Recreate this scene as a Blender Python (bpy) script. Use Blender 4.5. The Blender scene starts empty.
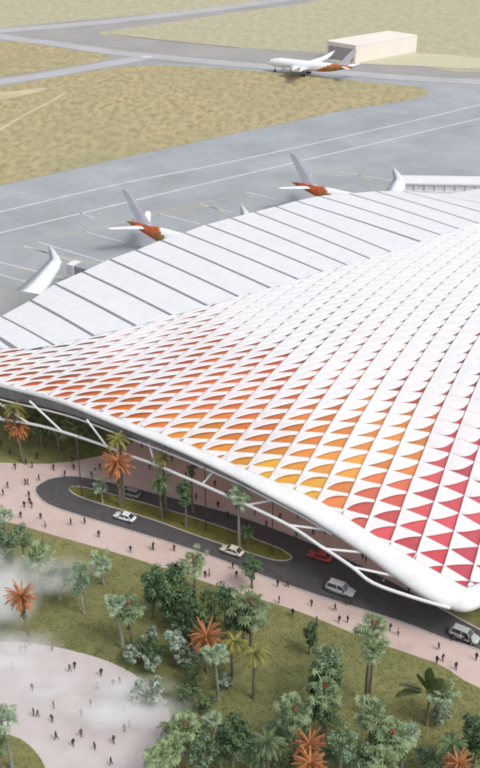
SKY_STRENGTH, SUN_STRENGTH, SUN_ANGLE, EXPOSURE = 0.15, 1.1, 18.0, 0.52
import bpy, bmesh, math, random
import numpy as np
from mathutils import Vector, Matrix

random.seed(7)
rng = np.random.default_rng(7)
scene = bpy.context.scene
COL = scene.collection

# ------------------------------------------------------------------ camera
H, PITCH, F = 130.0, math.radians(29.7), 1000.0      # metres, downward tilt, focal length in photo pixels (480 x 768)
cam_data = bpy.data.cameras.new('camera')
cam = bpy.data.objects.new('camera', cam_data)
COL.objects.link(cam)
cam.location = (0, 0, H)
cam.rotation_euler = (math.pi / 2 - PITCH, 0, 0)
cam_data.sensor_fit = 'VERTICAL'
cam_data.sensor_height = 24.0
cam_data.lens = F / 768 * 24.0
cam_data.clip_start = 1.0
cam_data.clip_end = 20000.0
scene.camera = cam
CP, SP = math.cos(PITCH), math.sin(PITCH)

def at(px, py, z=0.0):
    """world point on the horizontal plane z seen at photo pixel (px, py)"""
    dx, dv = (px - 240.0) / F, (py - 384.0) / F
    d = (dx, CP - dv * SP, -SP - dv * CP)
    t = (z - H) / d[2]
    return Vector((d[0] * t, d[1] * t, z))

def height_to(p, py):
    """height of a vertical line standing at p whose top is seen at photo row py"""
    dv = (py - 384.0) / F
    return H - p.y * (SP + dv * CP) / (CP - dv * SP)

def px_per_m(p):
    return F / (p.y * CP + (H - p.z) * SP)

def lin(r, g, b, a=1.0):
    f = lambda c: (c / 255 / 12.92) if c / 255 <= 0.04045 else ((c / 255 + 0.055) / 1.055) ** 2.4
    return (f(r), f(g), f(b), a)

# ------------------------------------------------------------------ materials
def nd(t, kind, **kw):
    n = t.nodes.new(kind)
    for k, v in kw.items():
        if k in n.inputs.keys(): n.inputs[k].default_value = v
        else: setattr(n, k, v)
    return n

def mat(name, col, col2=None, rough=0.7, scale=1.0, detail=4.0, lo=0.35, hi=0.65, metal=0.0, bump=0.0, bscale=None, rand=0.0, spec=0.3, stretch=None, col3=None, scale3=0.05):
    """procedural principled material: two colours mixed by noise on object coordinates, optional third at another scale"""
    m = bpy.data.materials.new(name); m.use_nodes = True
    t = m.node_tree; b = t.nodes['Principled BSDF']
    b.inputs['Roughness'].default_value = rough; b.inputs['Metallic'].default_value = metal
    b.inputs['Specular IOR Level'].default_value = spec
    tc = nd(t, 'ShaderNodeTexCoord'); src = tc.outputs['Object']
    if stretch:
        mp = nd(t, 'ShaderNodeMapping'); mp.inputs['Scale'].default_value = stretch[0]; mp.inputs['Rotation'].default_value = (0, 0, stretch[1])
        t.links.new(src, mp.inputs['Vector']); src = mp.outputs['Vector']
    if col2 is None: col2 = tuple(c * 0.82 for c in col[:3]) + (1,)
    def mixn(a, c2, sc, lo_, hi_):
        nz = nd(t, 'ShaderNodeTexNoise'); nz.inputs['Scale'].default_value = sc; nz.inputs['Detail'].default_value = detail; nz.inputs['Roughness'].default_value = 0.65
        t.links.new(src, nz.inputs['Vector'])
        mr = nd(t, 'ShaderNodeMapRange'); mr.inputs['From Min'].default_value = lo_; mr.inputs['From Max'].default_value = hi_
        t.links.new(nz.outputs['Fac'], mr.inputs['Value'])
        mx = nd(t, 'ShaderNodeMix', data_type='RGBA')
        t.links.new(mr.outputs['Result'], mx.inputs[0])
        if isinstance(a, tuple): mx.inputs[6].default_value = a
        else: t.links.new(a, mx.inputs[6])
        mx.inputs[7].default_value = c2
        return mx.outputs[2]
    out = mixn(col, col2, scale, lo, hi)
    if col3: out = mixn(out, col3, scale3, lo, hi + 0.1)
    if rand:
        oi = nd(t, 'ShaderNodeObjectInfo')
        hs = nd(t, 'ShaderNodeHueSaturation')
        mr = nd(t, 'ShaderNodeMapRange'); mr.inputs['To Min'].default_value = 1 - rand; mr.inputs['To Max'].default_value = 1 + rand
        t.links.new(oi.outputs['Random'], mr.inputs['Value']); t.links.new(mr.outputs['Result'], hs.inputs['Value'])
        t.links.new(out, hs.inputs['Color']); out = hs.outputs['Color']
    t.links.new(out, b.inputs['Base Color'])
    if bump:
        nz = nd(t, 'ShaderNodeTexNoise'); nz.inputs['Scale'].default_value = bscale or scale * 4; nz.inputs['Detail'].default_value = 3
        t.links.new(src, nz.inputs['Vector'])
        bp = nd(t, 'ShaderNodeBump'); bp.inputs['Strength'].default_value = bump; bp.inputs['Distance'].default_value = 0.2
        t.links.new(nz.outputs['Fac'], bp.inputs['Height']); t.links.new(bp.outputs['Normal'], b.inputs['Normal'])
    return m

M = {}
M['white_roof'] = mat('white_roof', (0.72, 0.725, 0.74, 1), (0.66, 0.67, 0.685, 1), rough=0.45, scale=0.35, detail=6)
M['rib'] = mat('rib_white', (0.63, 0.63, 0.635, 1), (0.57, 0.57, 0.58, 1), rough=0.45, scale=0.4)
M['white_steel'] = mat('white_steel', (0.70, 0.70, 0.70, 1), (0.63, 0.63, 0.64, 1), rough=0.4, scale=0.4)
M['seam'] = mat('seam_grey', (0.22, 0.22, 0.24, 1), rough=0.6, scale=0.5)
def translucent(m, amount):
    t = m.node_tree; b = t.nodes['Principled BSDF']; o = t.nodes['Material Output']
    tr = nd(t, 'ShaderNodeBsdfTranslucent'); mx = nd(t, 'ShaderNodeMixShader'); mx.inputs[0].default_value = amount
    src = b.inputs['Base Color'].links[0].from_socket
    pale = nd(t, 'ShaderNodeMix', data_type='RGBA'); pale.inputs[0].default_value = 0.75; pale.inputs[7].default_value = (.95, .95, .95, 1)
    t.links.new(src, pale.inputs[6]); t.links.new(pale.outputs[2], tr.inputs['Color'])
    t.links.new(b.outputs[0], mx.inputs[1]); t.links.new(tr.outputs[0], mx.inputs[2]); t.links.new(mx.outputs[0], o.inputs['Surface'])
M['membrane'] = mat('roof_membrane', (0.92, 0.925, 0.935, 1), (0.85, 0.855, 0.87, 1), rough=0.45, scale=0.35, detail=6); translucent(M['membrane'], 0.28)
M['soffit'] = mat('soffit_white', (0.72, 0.72, 0.72, 1), rough=0.6, scale=0.2)
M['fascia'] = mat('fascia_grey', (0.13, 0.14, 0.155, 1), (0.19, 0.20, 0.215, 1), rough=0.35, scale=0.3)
M['glass'] = mat('dark_glass', (0.03, 0.04, 0.05, 1), rough=0.1, scale=0.3, spec=0.6)
M['facade'] = mat('facade_glass', (0.50, 0.51, 0.52, 1), (0.58, 0.59, 0.60, 1), rough=0.3, scale=0.15, spec=0.5)
M['lawn'] = mat('lawn', lin(114, 116, 72), lin(76, 86, 54), scale=0.5, detail=10, lo=0.38, hi=0.68, rough=0.95, col3=lin(138, 132, 86), scale3=0.035, bump=0.6, bscale=2.5)
M['dry_grass'] = mat('dry_grass', lin(172, 157, 120), lin(118, 113, 82), scale=0.3, detail=10, lo=0.42, hi=0.72, rough=0.95, stretch=((1.0, 0.45, 1), 0.1), col3=lin(142, 142, 108), scale3=0.02)
M['far_grass'] = mat('far_grass', lin(174, 168, 142), lin(156, 153, 126), scale=0.2, detail=10, rough=0.95, stretch=((1.0, 0.4, 1), 0.1))
M['tarmac_pale'] = mat('tarmac_pale', lin(172, 171, 174), lin(160, 159, 161), scale=0.03, detail=7, rough=0.85)
M['shoulder'] = mat('shoulder', lin(152, 149, 146), lin(142, 139, 137), scale=0.03, detail=7, rough=0.9)
M['asphalt'] = mat('asphalt', lin(72, 69, 70), lin(88, 85, 85), scale=0.5, detail=8, rough=0.9, col3=lin(74, 72, 74), scale3=0.08)
M['pink'] = mat('pink_paving', lin(190, 170, 162), lin(176, 155, 147), scale=0.3, detail=8, rough=0.85, col3=lin(196, 178, 170), scale3=0.05)
M['plaza'] = mat('plaza_paving', lin(190, 181, 180), lin(178, 168, 166), scale=0.2, detail=8, rough=0.85)
M['kerb'] = mat('kerb_stone', lin(176, 168, 163), lin(160, 153, 150), scale=1.0, rough=0.85)
M['median'] = mat('median_grass', lin(112, 108, 54), lin(86, 88, 42), scale=0.7, detail=7, rough=0.95)
M['paint'] = mat('white_paint', (0.62, 0.63, 0.65, 1), (0.48, 0.49, 0.51, 1), scale=0.2, detail=6, rough=0.7)
M['paint_yellow'] = mat('yellow_paint', lin(184, 177, 138), lin(170, 166, 142), scale=0.2, rough=0.7)
M['dirt'] = mat('pale_dirt', lin(188, 178, 148), lin(172, 160, 126), scale=0.1, rough=0.9)
M['cream'] = mat('cream_wall', lin(226, 214, 206), lin(218, 206, 197), scale=0.08, rough=0.7)
M['pole'] = mat('dark_pole', lin(84, 72, 68), lin(70, 60, 58), scale=1.0, rough=0.5)
M['trunk'] = mat('trunk_grey', lin(124, 116, 100), lin(88, 80, 66), scale=3, rough=0.9, rand=0.2)
M['trunk_pale'] = mat('trunk_pale', lin(150, 154, 142), lin(112, 114, 100), scale=3, rough=0.9, rand=0.15)
M['leaf_fan'] = mat('leaf_fan', lin(148, 164, 122), lin(70, 92, 58), scale=3.2, rough=0.6, rand=0.22)
M['leaf_pale'] = mat('leaf_pale', lin(166, 182, 150), lin(88, 112, 84), scale=3.2, rough=0.6, rand=0.15)
M['leaf_dark'] = mat('leaf_dark', lin(96, 122, 82), lin(46, 68, 46), scale=3, rough=0.6, rand=0.2)
M['leaf_mid'] = mat('leaf_mid', lin(112, 128, 88), lin(58, 78, 50), scale=3, rough=0.6, rand=0.2)
M['leaf_blue'] = mat('leaf_blue', lin(128, 148, 114), lin(66, 88, 64), scale=3, rough=0.6, rand=0.15)
M['leaf_silver'] = mat('leaf_silver', lin(170, 182, 164), lin(96, 114, 94), scale=3, rough=0.6, rand=0.12)
M['leaf_orange'] = mat('leaf_orange', lin(182, 118, 72), lin(122, 74, 46), scale=3, rough=0.65, rand=0.12)
M['leaf_yellow'] = mat('leaf_yellow', lin(144, 138, 70), lin(92, 94, 46), scale=3, rough=0.6, rand=0.15)
M['leaf_banana'] = mat('leaf_banana', lin(104, 112, 68), lin(66, 78, 44), scale=1.2, rough=0.5)
M['fruit'] = mat('red_fruit', lin(150, 84, 66), lin(104, 58, 44), scale=2, rough=0.6)
M['skirt'] = mat('dead_fronds', lin(92, 84, 62), lin(58, 54, 40), scale=1, rough=0.9, rand=0.15)
M['aero_white'] = mat('aircraft_white', (0.78, 0.79, 0.81, 1), (0.72, 0.73, 0.75, 1), scale=0.2, rough=0.3, spec=0.5)
M['aero_fin'] = mat('aircraft_fin', lin(206, 203, 211), lin(194, 190, 201), scale=0.2, rough=0.35)
M['aero_livery'] = mat('aircraft_livery', lin(186, 88, 44), lin(150, 70, 40), scale=0.35, rough=0.4, detail=2, lo=0.45, hi=0.55, col3=lin(128, 132, 74), scale3=0.16)
M['aero_grey'] = mat('aircraft_grey', lin(150, 152, 156), scale=0.3, rough=0.35)
M['rubber'] = mat('rubber', (0.02, 0.02, 0.02, 1), scale=2, rough=0.9)
M['rim'] = mat('alloy', (0.5, 0.5, 0.52, 1), scale=2, rough=0.3, metal=0.8)
M['lens'] = mat('lamp_lens', (0.85, 0.85, 0.8, 1), scale=2, rough=0.1)
M['tail_lens'] = mat('tail_lens', (0.45, 0.03, 0.03, 1), scale=2, rough=0.2)
for n, c in dict(white=(222, 224, 224), cream=(214, 206, 188), red=(186, 62, 52), silver=(176, 178, 178), grey=(124, 120, 118), black=(40, 40, 44)).items():
    M['car_' + n] = mat('car_paint_' + n, lin(*c), scale=0.5, rough=0.25, spec=0.6)
SKIN = [mat('skin_dark', lin(96, 66, 50), scale=4), mat('skin_brown', lin(134, 94, 70), scale=4)]
HAIR = mat('hair_black', lin(28, 24, 22), scale=6, rough=0.8)
CLOTH = {n: mat('cloth_' + n, lin(*c), scale=5, rough=0.9) for n, c in dict(
    black=(34, 32, 34), navy=(44, 48, 66), maroon=(96, 40, 40), brown=(92, 68, 54), grey=(112, 108, 106), white=(206, 202, 196), olive=(78, 76, 54), charcoal=(58, 54, 54)).items()}

def apron_material():
    m = bpy.data.materials.new('apron_concrete'); m.use_nodes = True
    t = m.node_tree; b = t.nodes['Principled BSDF']; b.inputs['Roughness'].default_value = 0.8; b.inputs['Specular IOR Level'].default_value = 0.3
    tc = nd(t, 'ShaderNodeTexCoord')
    mp = nd(t, 'ShaderNodeMapping'); mp.inputs['Rotation'].default_value = (0, 0, -0.62)
    t.links.new(tc.outputs['Object'], mp.inputs['Vector'])
    br = nd(t, 'ShaderNodeTexBrick')
    br.inputs['Color1'].default_value = lin(154, 158, 161); br.inputs['Color2'].default_value = lin(149, 153, 156); br.inputs['Mortar'].default_value = lin(147, 151, 154)
    br.inputs['Scale'].default_value = 1.0; br.inputs['Brick Width'].default_value = 34.0; br.inputs['Row Height'].default_value = 17.0; br.inputs['Mortar Size'].default_value = 0.25
    t.links.new(mp.outputs['Vector'], br.inputs['Vector'])
    nz = nd(t, 'ShaderNodeTexNoise'); nz.inputs['Scale'].default_value = 0.035; nz.inputs['Detail'].default_value = 8; nz.inputs['Roughness'].default_value = 0.7
    t.links.new(mp.outputs['Vector'], nz.inputs['Vector'])
    mr = nd(t, 'ShaderNodeMapRange'); mr.inputs['From Min'].default_value = 0.3; mr.inputs['From Max'].default_value = 0.7; mr.inputs['To Min'].default_value = 0.80; mr.inputs['To Max'].default_value = 1.12
    t.links.new(nz.outputs['Fac'], mr.inputs['Value'])
    mx = nd(t, 'ShaderNodeMix', data_type='RGBA', blend_type='MULTIPLY'); mx.inputs[0].default_value = 1
    t.links.new(br.outputs['Color'], mx.inputs[6]); t.links.new(mr.outputs['Result'], mx.inputs[7])
    t.links.new(mx.outputs[2], b.inputs['Base Color'])
    return m
M['apron'] = apron_material()

def roof_colour_material():
    """coloured roof panels: each panel carries its own paint colour as a face attribute"""
    m = bpy.data.materials.new('coloured_panel'); m.use_nodes = True
    t = m.node_tree; b = t.nodes['Principled BSDF']; b.inputs['Roughness'].default_value = 0.5
    at_ = nd(t, 'ShaderNodeAttribute', attribute_name='panel_paint')
    t.links.new(at_.outputs['Color'], b.inputs['Base Color'])
    return m
M['panel'] = roof_colour_material(); translucent(M['panel'], 0.36)

# ------------------------------------------------------------------ objects
def tag(o, label=None, cat=None, group=None, kind=None):
    if label: o['label'] = label
    if cat: o['category'] = cat
    if group: o['group'] = group
    if kind: o['kind'] = kind
    return o

def empty(name, loc=(0, 0, 0), rz=0.0):
    o = bpy.data.objects.new(name, None); COL.objects.link(o)
    o.location = loc; o.rotation_euler = (0, 0, rz); o.empty_display_size = 0.5
    return o

def link(name, me, parent=None):
    o = bpy.data.objects.new(name, me); COL.objects.link(o)
    if parent: o.parent = parent
    return o

class MB:
    """collects vertices and faces for one mesh"""
    def __init__(s): s.v, s.f, s.mi, s.col = [], [], [], []
    def face(s, pts, mi=0, col=None):
        i = len(s.v); s.v += [tuple(p) for p in pts]; s.f.append(tuple(range(i, i + len(pts)))); s.mi.append(mi); s.col.append(col)
    def grid(s, rows, mi=0, close=False, col=None):
        i = len(s.v); n = len(rows[0])
        for r in rows: s.v += [tuple(p) for p in r]
        for a in range(len(rows) - 1):
            for b in range(n if close else n - 1):
                c = (b + 1) % n
                s.f.append((i + a * n + b, i + a * n + c, i + (a + 1) * n + c, i + (a + 1) * n + b)); s.mi.append(mi); s.col.append(col)
    def tube(s, pts, r, n=8, mi=0, caps=True):
        pts = [Vector(p) for p in pts]; rows = []
        rs = r if isinstance(r, (list, tuple)) else [r] * len(pts)
        for k, p in enumerate(pts):
            d = (pts[min(k + 1, len(pts) - 1)] - pts[max(k - 1, 0)]).normalized()
            u = d.cross(Vector((0, 0, 1)) if abs(d.z) < 0.95 else Vector((1, 0, 0))).normalized(); w = u.cross(d)
            rows.append([p + (u * math.cos(q) + w * math.sin(q)) * rs[k] for q in [2 * math.pi * j / n for j in range(n)]])
        s.grid(rows, mi, True)
        if caps: s.face(rows[0][::-1], mi); s.face(rows[-1], mi)
    def box(s, c, d, mi=0, rz=0.0):
        cx, cy, cz = c; hx, hy, hz = d[0] / 2, d[1] / 2, d[2] / 2; ca, sa = math.cos(rz), math.sin(rz)
        P = lambda x, y, z: (cx + x * hx * ca - y * hy * sa, cy + x * hx * sa + y * hy * ca, cz + z * hz)
        for q in (((-1, -1, -1), (-1, 1, -1), (1, 1, -1), (1, -1, -1)), ((-1, -1, 1), (1, -1, 1), (1, 1, 1), (-1, 1, 1)), ((-1, -1, -1), (1, -1, -1), (1, -1, 1), (-1, -1, 1)),
                  ((1, -1, -1), (1, 1, -1), (1, 1, 1), (1, -1, 1)), ((1, 1, -1), (-1, 1, -1), (-1, 1, 1), (1, 1, 1)), ((-1, 1, -1), (-1, -1, -1), (-1, -1, 1), (-1, 1, 1))):
            s.face([P(*k) for k in q], mi)
    def mesh(s, name, mats, smooth=False, weld=0.0):
        me = bpy.data.meshes.new(name); me.from_pydata(s.v, [], s.f); me.update()
        for m in (mats if isinstance(mats, (list, tuple)) else [mats]): me.materials.append(m)
        me.polygons.foreach_set('material_index', s.mi)
        if any(c is not None for c in s.col):
            ca = me.color_attributes.new('panel_paint', 'FLOAT_COLOR', 'CORNER')
            k = 0
            for p, c in zip(me.polygons, s.col):
                for _ in p.loop_indices: ca.data[k].color = c or (1, 1, 1, 1); k += 1
        if weld:
            bm = bmesh.new(); bm.from_mesh(me); bmesh.ops.remove_doubles(bm, verts=bm.verts, dist=weld); bmesh.ops.recalc_face_normals(bm, faces=bm.faces); bm.to_mesh(me); bm.free()
        if smooth: me.polygons.foreach_set('use_smooth', [True] * len(me.polygons))
        me.update()
        return me
    def build(s, name, mats, parent=None, smooth=False, weld=0.0):
        return link(name, s.mesh(name, mats, smooth, weld), parent)

def spline(pts, n=6, closed=False):
    """Catmull-Rom through points of any dimension"""
    P = [np.array(p, float) for p in pts]; out = []; m = len(P)
    for k in range(m if closed else m - 1):
        p0, p1, p2, p3 = (P[(k - 1) % m], P[k], P[(k + 1) % m], P[(k + 2) % m]) if closed else (P[max(k - 1, 0)], P[k], P[k + 1], P[min(k + 2, m - 1)])
        for j in range(n):
            t = j / n
            out.append(0.5 * (2 * p1 + (p2 - p0) * t + (2 * p0 - 5 * p1 + 4 * p2 - p3) * t * t + (3 * p1 - p0 - 3 * p2 + p3) * t ** 3))
    if not closed: out.append(P[-1])
    return out

def sheet(name, px, m, z, smooth=True, n=5, kind='structure', world=False):
    """flat ground sheet whose outline is given on the ground"""
    pts = spline(px, n, True) if smooth else px
    W = [Vector((p[0], p[1], z)) if world else at(p[0], p[1], z) for p in pts]
    bm = bmesh.new(); f = bm.faces.new([bm.verts.new(p) for p in W])
    bmesh.ops.triangulate(bm, faces=[f]); bmesh.ops.recalc_face_normals(bm, faces=bm.faces)
    if bm.faces and bm.faces[:][0].normal.z < 0: bmesh.ops.reverse_faces(bm, faces=bm.faces)
    me = bpy.data.meshes.new(name); bm.to_mesh(me); bm.free(); me.materials.append(m)
    o = link(name, me)
    if kind: o['kind'] = kind
    return o

def strip(name, px, width, m, z, n=6, z1=None, smooth=True, kind='structure', parent=None, z_in=0.0):
    """ribbon along a ground line; with z1 a raised kerb of that height"""
    pts = [at(p[0], p[1], z_in) for p in (spline(px, n) if smooth else px)]
    L, R = [], []
    for k, p in enumerate(pts):
        d = pts[min(k + 1, len(pts) - 1)] - pts[max(k - 1, 0)]; d.z = 0; d.normalize(); s = Vector((-d.y, d.x, 0)) * width / 2
        L.append(p + s); R.append(p - s)
    b = MB(); V = lambda p, q: Vector((p.x, p.y, q))
    if z1 is None: b.grid([[V(r, z) for r in R], [V(l, z) for l in L]])
    else: b.grid([[V(r, 0) for r in R], [V(r, z1) for r in R], [V(l, z1) for l in L], [V(l, 0) for l in L]])
    o = b.build(name, m, parent)
    if kind: o['kind'] = kind
    return o
# ------------------------------------------------------------------ the ground
sheet('ground', [(-6000, -200), (6000, -200), (6000, 12000), (-6000, 12000)], M['far_grass'], 0.0, smooth=False, world=True)
sheet('apron', [(-260, 372), (-260, 62), (-100, 41), (0, 28), (60, 22), (150, 14), (210, 8), (260, 1), (330, -12), (760, -75), (760, 330), (480, 330)], M['apron'], 0.02, smooth=False)
sheet('taxiway_shoulder', [(-260, 62), (-100, 41), (0, 28), (60, 22), (150, 14), (210, 8), (260, 1), (330, -12), (760, -75), (760, 72), (480, 84), (420, 82), (300, 72), (150, 62), (60, 74), (0, 84), (-260, 130)], M['shoulder'], 0.04, smooth=False)
sheet('airfield_grass', [(-120, 103), (0, 86), (60, 76), (110, 68), (150, 65), (200, 67), (280, 73), (340, 79), (390, 84), (420, 87.5), (428, 92), (420, 97), (390, 103), (340, 111), (270, 126), (200, 141), (130, 156), (60, 172), (0, 185), (-120, 212)], M['dry_grass'], 0.08)
sheet('airfield_grass', [(-120, 60), (0, 42), (50, 46.5), (100, 54), (109, 58), (92, 62.5), (40, 71), (0, 77), (-120, 95)], M['dry_grass'], 0.08)
sheet('airfield_grass', [(98, 33.5), (150, 25), (240, 12), (300, 4), (340, -4), (600, -46), (620, 60), (480, 72), (420, 66), (330, 54), (240, 47.5), (165, 40)], M['far_grass'], 0.08)
for pts, w in (([(-120, 101), (0, 82), (60, 73), (110, 64), (147, 57)], 13), ([(-120, 15), (0, 36.5), (50, 43), (100, 50.5), (147, 56), (240, 64.5), (330, 72), (420, 79), (520, 84)], 13), ([(-120, 44), (0, 31), (100, 22.5), (240, 6), (330, -8)], 16)):
    strip('taxiway', pts, w, M['tarmac_pale'], 0.10 + 0.02 * (w == 16) + 0.01 * (len(pts) > 6))
strip('taxiway_marking', [(142, 57.2), (152, 57)], 5.0, M['paint'], 0.2, smooth=False)
sheet('dirt_patch', [(-40, 96), (0, 92), (18, 91), (42, 87.5), (46, 90), (25, 95), (0, 100), (-40, 108)], M['dirt'], 0.12)
strip('dirt_track', [(-30, 150), (0, 130), (30, 112), (52, 101), (66, 92)], 2.0, M['dirt'], 0.12)
sheet('dirt_patch', [(330, 60), (380, 53), (440, 54), (480, 58), (540, 60), (480, 68), (420, 66), (370, 64)], mat('pale_green_ground', lin(178, 180, 150), lin(186, 178, 156), scale=0.03, rough=0.95), 0.12)
strip('drain_line', [(108, 34), (165, 40.5), (240, 48)], 2.0, mat('dark_grass', lin(136, 132, 112), scale=0.1), 0.12)
# painted lines on the apron
for pts in ([(-100, 236), (0, 212), (120, 184), (235, 161), (400, 124), (520, 95)], [(-100, 257), (0, 233), (120, 204), (240, 175.5), (400, 137.5), (520, 109)]):
    strip('apron_marking', pts, 0.95, M['paint'], 0.06)
for a, b in (((82, 231), (126, 243)), ((38, 242), (104, 262)), ((24, 246), (92, 267)), ((-10, 260), (64, 278)), ((245, 192), (275, 199)), ((80, 213), (94, 218)), ((160, 214), (200, 224)), ((200, 204), (232, 213)), ((-10, 272), (30, 283)), ((340, 172), (405, 183))):
    strip('apron_marking', [a, b], 0.55, M['paint'], 0.06, smooth=False)
for pts in ([(60, 236), (100, 228), (150, 216), (196, 207), (214, 208), (226, 214)], [(20, 246), (60, 256), (110, 266)], [(300, 178), (332, 170), (352, 172), (372, 182)], [(130, 222), (150, 214), (240, 196)], [(10, 266), (44, 274), (80, 284)]):
    strip('apron_marking', pts, 0.6, M['paint_yellow'], 0.06)

# landside
sheet('lawn', [(-340, 20), (340, 20), (340, 232), (-340, 232)], M['lawn'], 0.03, smooth=False, world=True)
sheet('promenade', [(-140, 452), (-60, 459), (0, 462.5), (50, 463.5), (95, 457), (125, 447), (160, 425), (220, 400), (330, 460), (430, 545), (424, 588), (446, 612), (500, 640), (620, 690), (620, 742), (480, 688), (440, 665), (370, 640), (300, 612), (230, 590), (130, 557), (60, 537), (30, 528), (0, 520), (-60, 503), (-140, 484)], M['pink'], 0.05, n=4)
ROAD = [(35, 490), (45, 481), (60, 477), (82, 477), (130, 487), (200, 505), (250, 520), (330, 551), (400, 586), (480, 630), (580, 680), (580, 694), (480, 651), (440, 637.5), (400, 622), (300, 590), (200, 553), (120, 528), (70, 513), (45, 503)]
sheet('road', ROAD, M['asphalt'], 0.07)
MED = [(69, 489.5), (76, 486.5), (110, 494), (200, 520), (270, 545), (288, 554), (291, 559), (280, 561), (260, 556.5), (200, 537), (150, 519), (85, 499)]
sheet('median_grass', MED, M['median'], 0.13)
strip('kerb', MED + [MED[0], MED[1]], 0.35, M['kerb'], 0, z1=0.14, n=4)
strip('kerb', ROAD[10:0:-1] + [ROAD[0]] + ROAD[:10:-1], 0.4, M['kerb'], 0, z1=0.15, n=5)
PLAZA = [(-120, 652), (-50, 644), (0, 641.5), (30, 643), (70, 650), (110, 662), (140, 678), (163, 698), (172, 725), (170, 760), (150, 800), (100, 840), (66, 830), (52, 790), (44, 765), (32, 748), (18, 738), (0, 734), (-60, 726), (-120, 724)]
sheet('plaza', PLAZA, M['plaza'], 0.05)

# ------------------------------------------------------------------ terminal roof
DAT = np.array([(5,385,27,-2,12,-6),(20,375,27,-2,12,-5.8),(45,355,26,-3,11,-4.5),(60,348,25,-3,11,-4),(110,390,27.5,-1,11.6,-7.8),(160,355,25.5,-2.5,9.3,-6.5),(150,330,24,-3.5,9,-4.2),
(215,430,28.7,0,8.7,-10),(215,330,22.5,-2.5,8.5,-6),(270,370,24,-1,8,-9.3),(270,305,20.5,-2,8.2,-4.8),(250,299,20,-3,8.6,-3.7),(330,275,19.5,-2.6,8.2,-3.7),(300,330,21.5,-1.2,7.3,-8),(310,480,27,2.3,7.6,-12.2),(330,450,25.2,1,7.3,-12.3),(350,270,19.5,-1.8,7.8,-4.5),(380,350,22.5,-.3,6.2,-9),
(400,470,25,8,6.2,-15.8),(440,570,26,14,5.3,-16),(440,500,25,11,5.2,-16.5),(440,370,22,.5,5.5,-9.7),(425,452,24,4.5,5.7,-15.0),(420,330,22,-1,6,-8.4),(440,280,20.3,-1,5.8,-7),(400,254,19,-1.8,7.4,-4.6),(430,241,19,-2,7.8,-3.8),(460,231,18.5,-2,7.2,-3.9),(480,240,19,-1.5,6.2,-5),(480,300,21,-.5,5.2,-7.8)], float)
# the two families of roof lines (ribs and rows) as smooth fields fitted to measured cell sizes
TERMS = [(i, j) for i in range(6) for j in range(6 - i) if i + j > 0]
def _g(x, y):
    X, Y = (x - 250) / 250, (y - 400) / 200
    return (np.array([i * X ** (i - 1) * Y ** j / 250 if i else 0.0 * X for i, j in TERMS]), np.array([j * X ** i * Y ** (j - 1) / 200 if j else 0.0 * X for i, j in TERMS]))
_A, _ra, _rb = [], [], []
for x, y, ux, uy, vx, vy in DAT:
    gx, gy = _g(x, y)
    _A += [gx * ux + gy * uy, gx * vx + gy * vy]; _ra += [1, 0]; _rb += [0, 1]
_A = np.array(_A); _R = np.diag([2e-4 * (1 + (i + j - 1) ** 2) for i, j in TERMS])
CA = np.linalg.solve(_A.T @ _A + _R, _A.T @ np.array(_ra)); CB = np.linalg.solve(_A.T @ _A + _R, _A.T @ np.array(_rb))
def _ev(x, y):
    X, Y = (x - 250) / 250, (y - 400) / 200
    T = np.array([X ** i * Y ** j for i, j in TERMS])
    return np.tensordot(CA, T, 1), np.tensordot(CB, T, 1)
_gx, _gy = np.meshgrid(np.arange(-40, 541, 4.0), np.arange(180, 641, 4.0)); _ga, _gb = _ev(_gx, _gy)
def lattice_px(a, b):
    """roof-line indices -> direction of the crossing, refined with Newton steps"""
    x, y = np.empty(len(a)), np.empty(len(a))
    for k in range(len(a)):
        i = np.argmin((_ga - a[k]) ** 2 + (_gb - b[k]) ** 2); x[k], y[k] = _gx.flat[i], _gy.flat[i]
    for _ in range(8):
        ea, eb = _ev(x, y); gx, gy = _g(x, y)
        ax, ay, bx, by = CA @ gx, CA @ gy, CB @ gx, CB @ gy
        det = ax * by - ay * bx; det = np.where(np.abs(det) < 1e-7, 1e-7, det)
        ra, rb = a - ea, b - eb
        x = np.clip(x + np.clip((ra * by - ay * rb) / det, -6, 6), -60, 560); y = np.clip(y + np.clip((ax * rb - ra * bx) / det, -6, 6), 150, 680)
    ea, eb = _ev(x, y)
    return x, y, np.hypot(ea - a, eb - b)

EDGE = [(-60, 365), (-30, 374.5), (0, 384), (60, 399.5), (120, 421), (180, 443.5), (240, 470), (272, 483.5), (315, 503), (337, 515.5), (352, 525.5), (382, 544), (412, 562), (439, 577), (463, 590), (470, 590), (500, 577), (560, 546)]
RIDGE = [(-60, 346), (0, 349), (30, 349.5), (57, 346), (96, 336), (138, 326), (174, 315.5), (210, 306), (240, 296.5), (272, 288), (300, 279.5), (324, 271.5), (348, 265), (371, 258.5), (392, 252), (422, 241.5), (442, 235), (460, 229), (480, 223.5), (520, 211), (560, 199)]
_ex, _ey = zip(*EDGE); _rx, _ry = zip(*RIDGE)
edge_y = lambda x: np.interp(x, _ex, _ey); ridge_y = lambda x: np.interp(x, _rx, _ry)

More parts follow.
